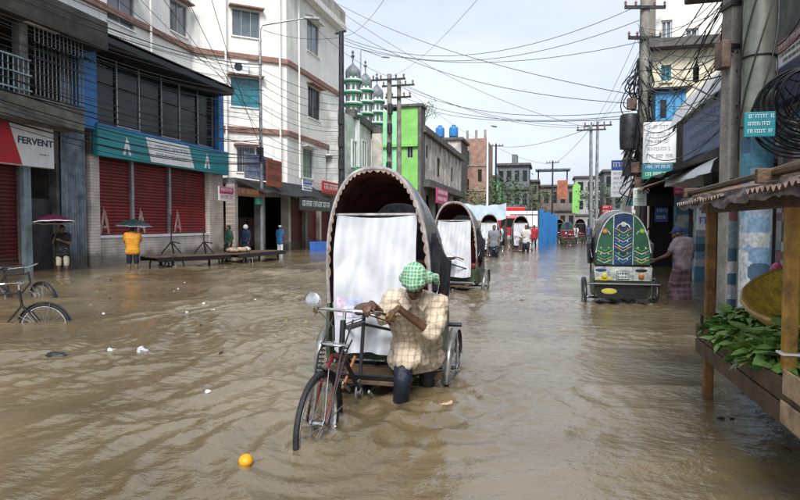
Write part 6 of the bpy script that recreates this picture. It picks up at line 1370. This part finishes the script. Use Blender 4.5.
p = atz(319, 251.5, 0); tb = thing('plastic_tub', 'blue square plastic tub floating before the dark red shutters', 'tub', (p.x, p.y, -.1), R(20))
MB().prism([(-.42, 0), (.42, 0), (.5, .62), (.46, .62), (.39, .05), (-.39, .05), (-.46, .62), (-.5, .62)], lambda a, b, d: Vector((a, d, b)), -.4, .4).build('shell', pm('tub_blue', (.02, .09, .34), .45, .15, 4), tb, bevel=.02)
for y in (-.42, .42): MB().box((0, y, .32), (.9, .03, .6)).build('end_wall', MATS['tub_blue'], tb)
MB().box((0, 0, .52), (.86, .8, .06)).build('contents', m_dark, tb)
# bicycles parked at the kerb
def bicycle(label, loc, rz, sink=0.0, steer=0.0):
    t = thing('bicycle', label, 'bicycle', (loc[0], loc[1], GZ - sink), rz, 'bicycles standing in the flood'); Lb = 1.08
    wheel_into(t, Matrix.Translation((0, 0, WR))); guard_into(t, Matrix.Translation((0, 0, WR)), R(20), R(190), m_black)
    ax = Vector((0, -.3, .95)).normalized(); piv = Vector((0, Lb - .28, .75)); S = Matrix.Translation(piv) @ Matrix.Rotation(steer, 4, ax) @ Matrix.Translation(-piv); MW = S @ Matrix.Translation((0, Lb, WR)); wheel_into(t, MW); guard_into(t, MW, R(-8), R(160), m_black)
    f = MB(); f.tube([(0, .78, .66), (0, .74, .90)], .019, 8); f.tube([(0, .745, .86), (0, .30, .83)], .015, 8); f.tube([(0, .775, .68), (0, .42, .28)], .016, 8); f.tube([(0, .42, .28), (0, .27, .93)], .015, 8)
    for s_ in (-1, 1): f.tube([(s_ * .02, .42, .28), (s_ * .05, 0, WR)], .010, 6); f.tube([(s_ * .02, .30, .82), (s_ * .05, 0, WR)], .009, 6)
    f.build('frame', m_black, t, smooth=True); fk = MB(S)
    for s_ in (-1, 1): fk.tube([(s_ * .05, Lb, WR), (s_ * .05, .9, .58), (s_ * .03, .79, .66)], .011, 6)
    fk.build('fork', m_black, t, smooth=True)
    hb = MB(S).tube([(-.29, .52, .98), (-.25, .66, 1.0), (-.1, .75, 1.0), (0, .735, .98), (.1, .75, 1.0), (.25, .66, 1.0), (.29, .52, .98)], .012, 8).build('handlebar', m_chrome, t, smooth=True); MB(S).tube([(0, .745, .88), (0, .735, .98)], .013, 8).build('stem', m_chrome, t)
    for s_ in (-1, 1): MB(S).tube([(s_ * .295, .48, .975), (s_ * .275, .57, .99)], .018, 8).build('grip', m_rubber, hb, smooth=True)
    MB().ell((0, .22, .97), (.10, .12, .045)).ell((0, .36, .965), (.045, .11, .03)).build('saddle', m_trim if sink < .1 else m_black, t, smooth=True)
    MB().torus((0, .42, .28), .09, .008, 24, 6).build('chainring', m_steel, t, smooth=True)
    MB().box((0, -.12, .80), (.16, .42, .02)).build('carrier', m_dsteel, t)
    return t
bp1 = att(10, 322, 8.3); d1 = atz(30, 322, 0)
bicycle('black bicycle half under water with its mudguard showing, closer to the middle of the street', (d1.x - .80, d1.y - .25, 0), R(-78), .14, R(10))
d2_ = atz(42, 298, 0); bicycle('black bicycle with chrome handlebar standing nearer to the tin screen', (d2_.x - .95, d2_.y - .25, 0), R(-76), .10, R(-25))
# ================================================================== VEGETABLE STALL
SX0, SX1, SY0, SY1 = 1.22, 2.45, 2.55, 5.35; ZT_ = .56
st = thing('market_stall', 'wooden market stall with tin roof and ochre posts heaped with greens', 'stall', ((SX0 + SX1) / 2, (SY0 + SY1) / 2, GZ))
def sb(name, c, d, mat, bevel=.006, rz=0): return MB().box(c, d, rz).build(name, mat, st, world=True, bevel=bevel)
for (x, y, m_, w) in ((SX0 + .05, SY1 - .06, MATS['ochre_wood_dark'] if False else pm('worn_ochre_wood', (.24, .12, .03), .6, .35, 7, bump=.4, col2=(.09, .045, .018)), .07), (SX0 + .06, 3.66, m_owood, .066), (SX1 - .05, SY1 - .06, m_wood, .075), (SX1 - .05, 3.5, m_wood, .075), (SX0 + .05, SY0 + .05, m_wood, .075), (SX1 - .05, SY0 + .05, m_wood, .075)):
    lo_ = ZT_ - .22 if m_ is m_owood else GZ; sb('post', (x, y, (1.60 + lo_) / 2), (w, w, 1.60 - lo_), m_, .008)
nP = 9
for i in range(nP):
    x = lerp(SX0 + .02, SX1, (i + .5) / nP); sb('deck_plank', (x, (SY0 + SY1) / 2, ZT_ - .05 - .003 * (i % 2)), ((SX1 - SX0) / nP - .012, SY1 - SY0 - .1, .028), m_wood)
for k, (z, m_) in enumerate(((ZT_ - .02, m_wood), (ZT_ - .145, m_wood))): sb('front_board', (SX0 - .022, (SY0 + SY1) / 2, z), (.03, SY1 - SY0, .115), m_)
sb('end_board', ((SX0 + SX1) / 2, SY1 + .012, ZT_), (SX1 - SX0, .03, .24), m_wood); sb('price_board', (SX0 - .045, 3.15, ZT_ + .04), (.012, .55, .13), m_pwood); sb('price_board', (SX0 - .045, 3.15, ZT_ - .12), (.012, .60, .12), m_pwood)
for y in (3.0, 4.2, 5.1): sb('cross_beam', ((SX0 + SX1) / 2, y, ZT_ - .115), (SX1 - SX0, .07, .07), m_wood)
for y in (SY0 + .05, 3.52, SY1 - .06): sb('roof_rafter', ((SX0 + SX1) / 2, y + .055, 1.66), (SX1 - SX0 + .3, .05, .08), m_wood)
sb('roof_beam', (SX0 + .05, (SY0 + SY1) / 2, 1.545), (.06, SY1 - SY0 + .3, .10), m_wood); sb('roof_beam', (SX1 - .05, (SY0 + SY1) / 2, 1.70), (.06, SY1 - SY0 + .3, .10), m_wood)
for k in range(5):                                    # overlapping corrugated roof sheets, edges bent and rusty
    y0 = lerp(SY0 - .25, SY1 + .06, k / 5); y1 = lerp(SY0 - .25, SY1 + .06, (k + 1) / 5) + .08; rnd = random.Random(k); e = rnd.uniform(-.06, .06)
    MB().grid(lambda a, b: Vector((lerp(SX0 - .14 + e, SX1 + .2, a), lerp(y0, y1, b), lerp(1.60, 1.90, a) + .014 * math.sin(b * (y1 - y0) / .076 * 2 * math.pi) + .02 * mnoise.noise(Vector((a * 3, b * 4 + k * 7, 0))) + .008 * (k % 2) - .03 * max(0, .15 - a) / .15)), 14, 60, .003).build('roof_sheet', (m_rustlite, m_rust)[k % 2], st, world=True, smooth=True, ang=70)
for k in range(3): MB().tube([(SX0 - .10 + .02 * k, SY0 - .2, 1.665 + .02 * k), (SX0 - .05, 4, 1.68), (SX0 - .11, SY1 + .12, 1.655)], .022, 6).build('roof_pole', m_wood, st, world=True, smooth=True)
vl = MB().grid(lambda a, b: Vector((SX0 - .145 + .03 * mnoise.noise(Vector((a * 14, b * 2, 3))) , lerp(SY0 - .2, SY1 + .12, a), 1.615 - b * (.085 + .05 * mnoise.noise(Vector((a * 9, 0, 1))) + .02 * mnoise.noise(Vector((a * 40, 0, 2)))))), 90, 5, .003).build('eave_sheet', pm('mauve_plastic', (.20, .165, .17), .5, .4, 6, bump=.3), st, world=True, smooth=True)
sb('under_shade_panel', (SX1 - .12, (SY0 + SY1) / 2, .05), (.03, SY1 - SY0 - .2, .68), m_dark)  # dark panel added to paint in the deep shadow beneath the stall
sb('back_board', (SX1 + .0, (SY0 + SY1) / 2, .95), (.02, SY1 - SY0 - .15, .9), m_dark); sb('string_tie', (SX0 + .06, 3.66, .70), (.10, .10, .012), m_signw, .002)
# wide yellow basket
bc = Vector((1.84, 4.42, ZT_ + .12)); bk = thing('wicker_basket', 'wide yellow woven basket tipped on the vegetable stall', 'basket', bc, 0)
Qb = Matrix.Rotation(R(16), 3, 'X') @ Matrix.Rotation(R(-12), 3, 'Y'); m_wick = pm('yellow_wicker', (.62, .46, .06), .6, .3, 14, bump=.8, bscale=60, col2=(.34, .22, .04))
br_ = [(.18, .02), (.31, .07), (.42, .15), (.49, .24), (.52, .29)]
MB().lathe([(.02, .018)] + br_ + [(.505, .295), (.47, .24), (.40, .165), (.30, .09), (.17, .045), (.02, .04)], 40, (0, 0, .02), Qb).build('bowl', m_wick, bk, smooth=True)
for k in range(5):
    r_, z_ = br_[k]; mb = MB(); pts = [Qb @ Vector(((r_ + .006 + .004 * math.sin(i * 9)) * math.cos(i / 40 * 2 * math.pi), (r_ + .006 + .004 * math.sin(i * 9)) * math.sin(i / 40 * 2 * math.pi), z_)) + Vector((0, 0, .02)) for i in range(41)]; mb.tube(pts, .010 if k < 4 else .018, 6, cap=False); mb.build('hoop', m_ygrip, bk, smooth=True)
for k in range(22):
    a = k / 22 * 2 * math.pi; MB().tube([Qb @ Vector(((r_ + .004) * math.cos(a), (r_ + .004) * math.sin(a), z_)) + Vector((0, 0, .02)) for r_, z_ in br_], .006, 4).build('stave', m_wick, bk, smooth=True)
# heaps of leafy greens
m_leaf = pm('fresh_leaf', (.22, .46, .07), .55, .35, 10, bump=.3, spec=.5); m_leaf2 = pm('dark_leaf', (.08, .22, .04), .45, .3, 10, bump=.3); m_leaf3 = pm('pale_leaf', (.26, .42, .12), .45, .25, 10, bump=.3)
def leaf_mesh(L_, W_, bend, mat):
    mb = MB(); mb.grid(lambda a, b: Vector(((2 * b - 1) * W_ * math.sin(min(1, a * 1.02) ** .7 * math.pi) ** .8 * .5, a * L_, -bend * a * a * L_ + .18 * W_ * (abs(2 * b - 1)) * (1 - a) + .03 * W_ * math.sin(a * 14 + b * 3))), 6, 4)
    mb.tube([(0, -.25 * L_, .0), (0, 0, 0), (0, L_ * .9, -bend * .8 * L_ + .002)], [.0035, .003, .001], 4)
    o = mb.build('leaf', mat, None, smooth=True, fix=False, ang=80); me_ = o.data; bpy.data.objects.remove(o); return me_
m_leaf4 = pm('yellowed_leaf', (.36, .38, .08), .6, .3, 12, bump=.3)
LM = [leaf_mesh(.07, .045, .9, m_leaf4), leaf_mesh(.08, .06, .8, m_leaf3), leaf_mesh(.07, .05, .3, m_leaf), leaf_mesh(.12, .085, .35, m_leaf), leaf_mesh(.10, .07, .6, m_leaf2), leaf_mesh(.14, .09, .2, m_leaf3), leaf_mesh(.09, .07, .5, m_leaf), leaf_mesh(.13, .085, .5, m_leaf)]
def greens(label, c, rad, n, seed, tall=.2):
    rnd = random.Random(seed); t = thing('leafy_greens', label, 'vegetables', c, 0, 'heaps of greens on the stall')
    MB().ell((0, 0, .02), (rad[0] * .8, rad[1] * .8, tall * .4), n=12, m=6).build('heap', m_leaf2, t, smooth=True)
    for k in range(n):
        a = rnd.uniform(0, 6.28); q = math.sqrt(rnd.random()); p = Vector((math.cos(a) * q * rad[0], math.sin(a) * q * rad[1], tall * (1 - q * q) * rnd.uniform(.5, 1.1) + .03))
        o = link('leaf', rnd.choice(LM), t); o.location = p; s_ = rnd.uniform(.55, 1.25); o.scale = (s_, s_, s_); o.rotation_euler = (rnd.uniform(-.5, .9) , rnd.uniform(-.6, .6), math.atan2(p.y, p.x) - math.pi / 2 + rnd.gauss(0, .7))
    return t
greens('loose heap of bright leafy greens below the ochre post', (1.40, 3.95, ZT_ - .02), (.27, .36), 290, 1, .22)
greens('heap of leafy greens between the basket and the far dark post', (1.40, 4.60, ZT_ - .02), (.26, .42), 290, 2, .20)
greens('heap of darker greens at the dark corner post of the stall', (1.46, 5.08, ZT_ - .02), (.26, .22), 180, 3, .20)
greens('pile of pale greens against the price boards', (1.55, 3.1, ZT_), (.30, .28), 70, 4, .16)
# shopkeeper's screen of posters behind the stall
pc1 = thing('poster_screen', 'freestanding screen of torn posters between stall and concrete pole', 'screen', (2.75, 7.0, GZ)); 
for k in range(3): MB().box((2.72, 6.05 + k * .72, .78), (.04, .68, 2.1), 0).build('panel', (m_post1, m_post2, m_dark)[k % 3], pc1, world=True)
for y in (5.75, 7.2, 7.8): MB().box((2.78, y, .8), (.06, .06, 2.3)).build('post', m_wood, pc1, world=True)
pk = MB().ell((0, 0, 0), (.05, .05, .075)).build('pink_bag', pm('pink_plastic', (.6, .06, .2), .35), smooth=True); pk.location = att(777, 271, 5.2); tag(pk, 'small pink plastic bag hanging inside the stall', 'bag')
# ================================================================== FLOATING THINGS
def blob(name, label, cat, px, py, rad, mat, amp=.25, flat=1.0, seed=0, zoff=0.0):
    p = atz(px, py, 0); o = MB().ell((0, 0, 0), rad, n=20, m=14).build(name, mat, smooth=True, ang=80)
    for v in o.data.vertices: v.co += Vector(mnoise.noise_vector(v.co * (1.2 / max(rad)) + Vector((seed, 0, 0)))) * amp * min(rad[:2])
    zz_ = float(wave(np.array([p.x]), np.array([p.y]))[0]); o.location = (p.x, p.y, zz_ + zoff); o.rotation_euler = (0, 0, seed); return tag(o, label, cat)
blob('orange_fruit', 'round orange fruit bobbing in the flood ahead of the rickshaw wheel', 'fruit', 246, 465, (.042, .042, .038), pm('orange_peel', (.75, .33, .01), .4, .1, 8, bump=.3, bscale=90), .05, zoff=.022)
blob('plastic_scrap', 'crumpled white plastic bag floating in the open water', 'litter', 142, 356, (.075, .055, .05), m_tarp, .7, seed=2, zoff=.0)
blob('plastic_scrap', 'flattened white plastic scrap floating beside the crumpled bag', 'litter', 112, 357, (.07, .04, .02), m_tarp, .6, seed=5, zoff=-.004)
blob('floating_rag', 'black sodden rag floating in the open water near the bicycles', 'litter', 58, 361, (.12, .055, .04), m_black, .5, seed=.3, zoff=-.004)
blob('floating_wrapper', 'orange brown wrapper floating behind the pushing man', 'litter', 448, 404, (.09, .06, .03), pm('wrapper', (.42, .20, .09), .5, .4, 20, col2=(.5, .45, .4)), .7, seed=4, zoff=-.004)
blob('floating_wrapper', 'brown leaf scrap floating in the clear middle of the street', 'litter', 520, 301, (.10, .05, .02), m_wood, .6, seed=7, zoff=-.004)
blob('plastic_scrap', 'tiny white scrap floating between rickshaw and orange fruit', 'litter', 208, 398, (.03, .02, .012), m_tarp, .6, seed=8, zoff=.0)
for k, (px, py) in enumerate(((721, 417), (732, 417), (788, 450))): blob('dark_leaf_scrap', 'dark leaf scrap floating below the vegetable stall', 'litter', px, py, (.028, .016, .006), m_dark, .5, seed=k, zoff=.004)['group'] = 'leaf scraps under the stall'
rnd = random.Random(12); lg = 'pale flecks of litter along the shop fronts'
for k in range(9):
    blob('litter_fleck', 'small pale fleck of litter drifting before the shuttered shops', 'litter', rnd.uniform(90, 330), rnd.uniform(272, 325), (.03, .02, .010), rnd.choice((m_tarp, m_trim, m_signw)), .6, seed=k, zoff=.0)['group'] = lg

for k in range(24):
    cx_, cy_ = ((130, 292), (300, 300), (215, 330))[k % 3]
    blob('leaf_fleck', 'brown leaf fleck drifting in a loose patch of flood litter', 'litter', cx_ + rnd.gauss(0, 34), max(276, cy_ + rnd.gauss(0, 9)), (.035, .018, .008), rnd.choice((m_wood, m_pwood, m_leaf4, m_dark)), .6, seed=k, zoff=.002)['group'] = 'brown leaf flecks in the flood'
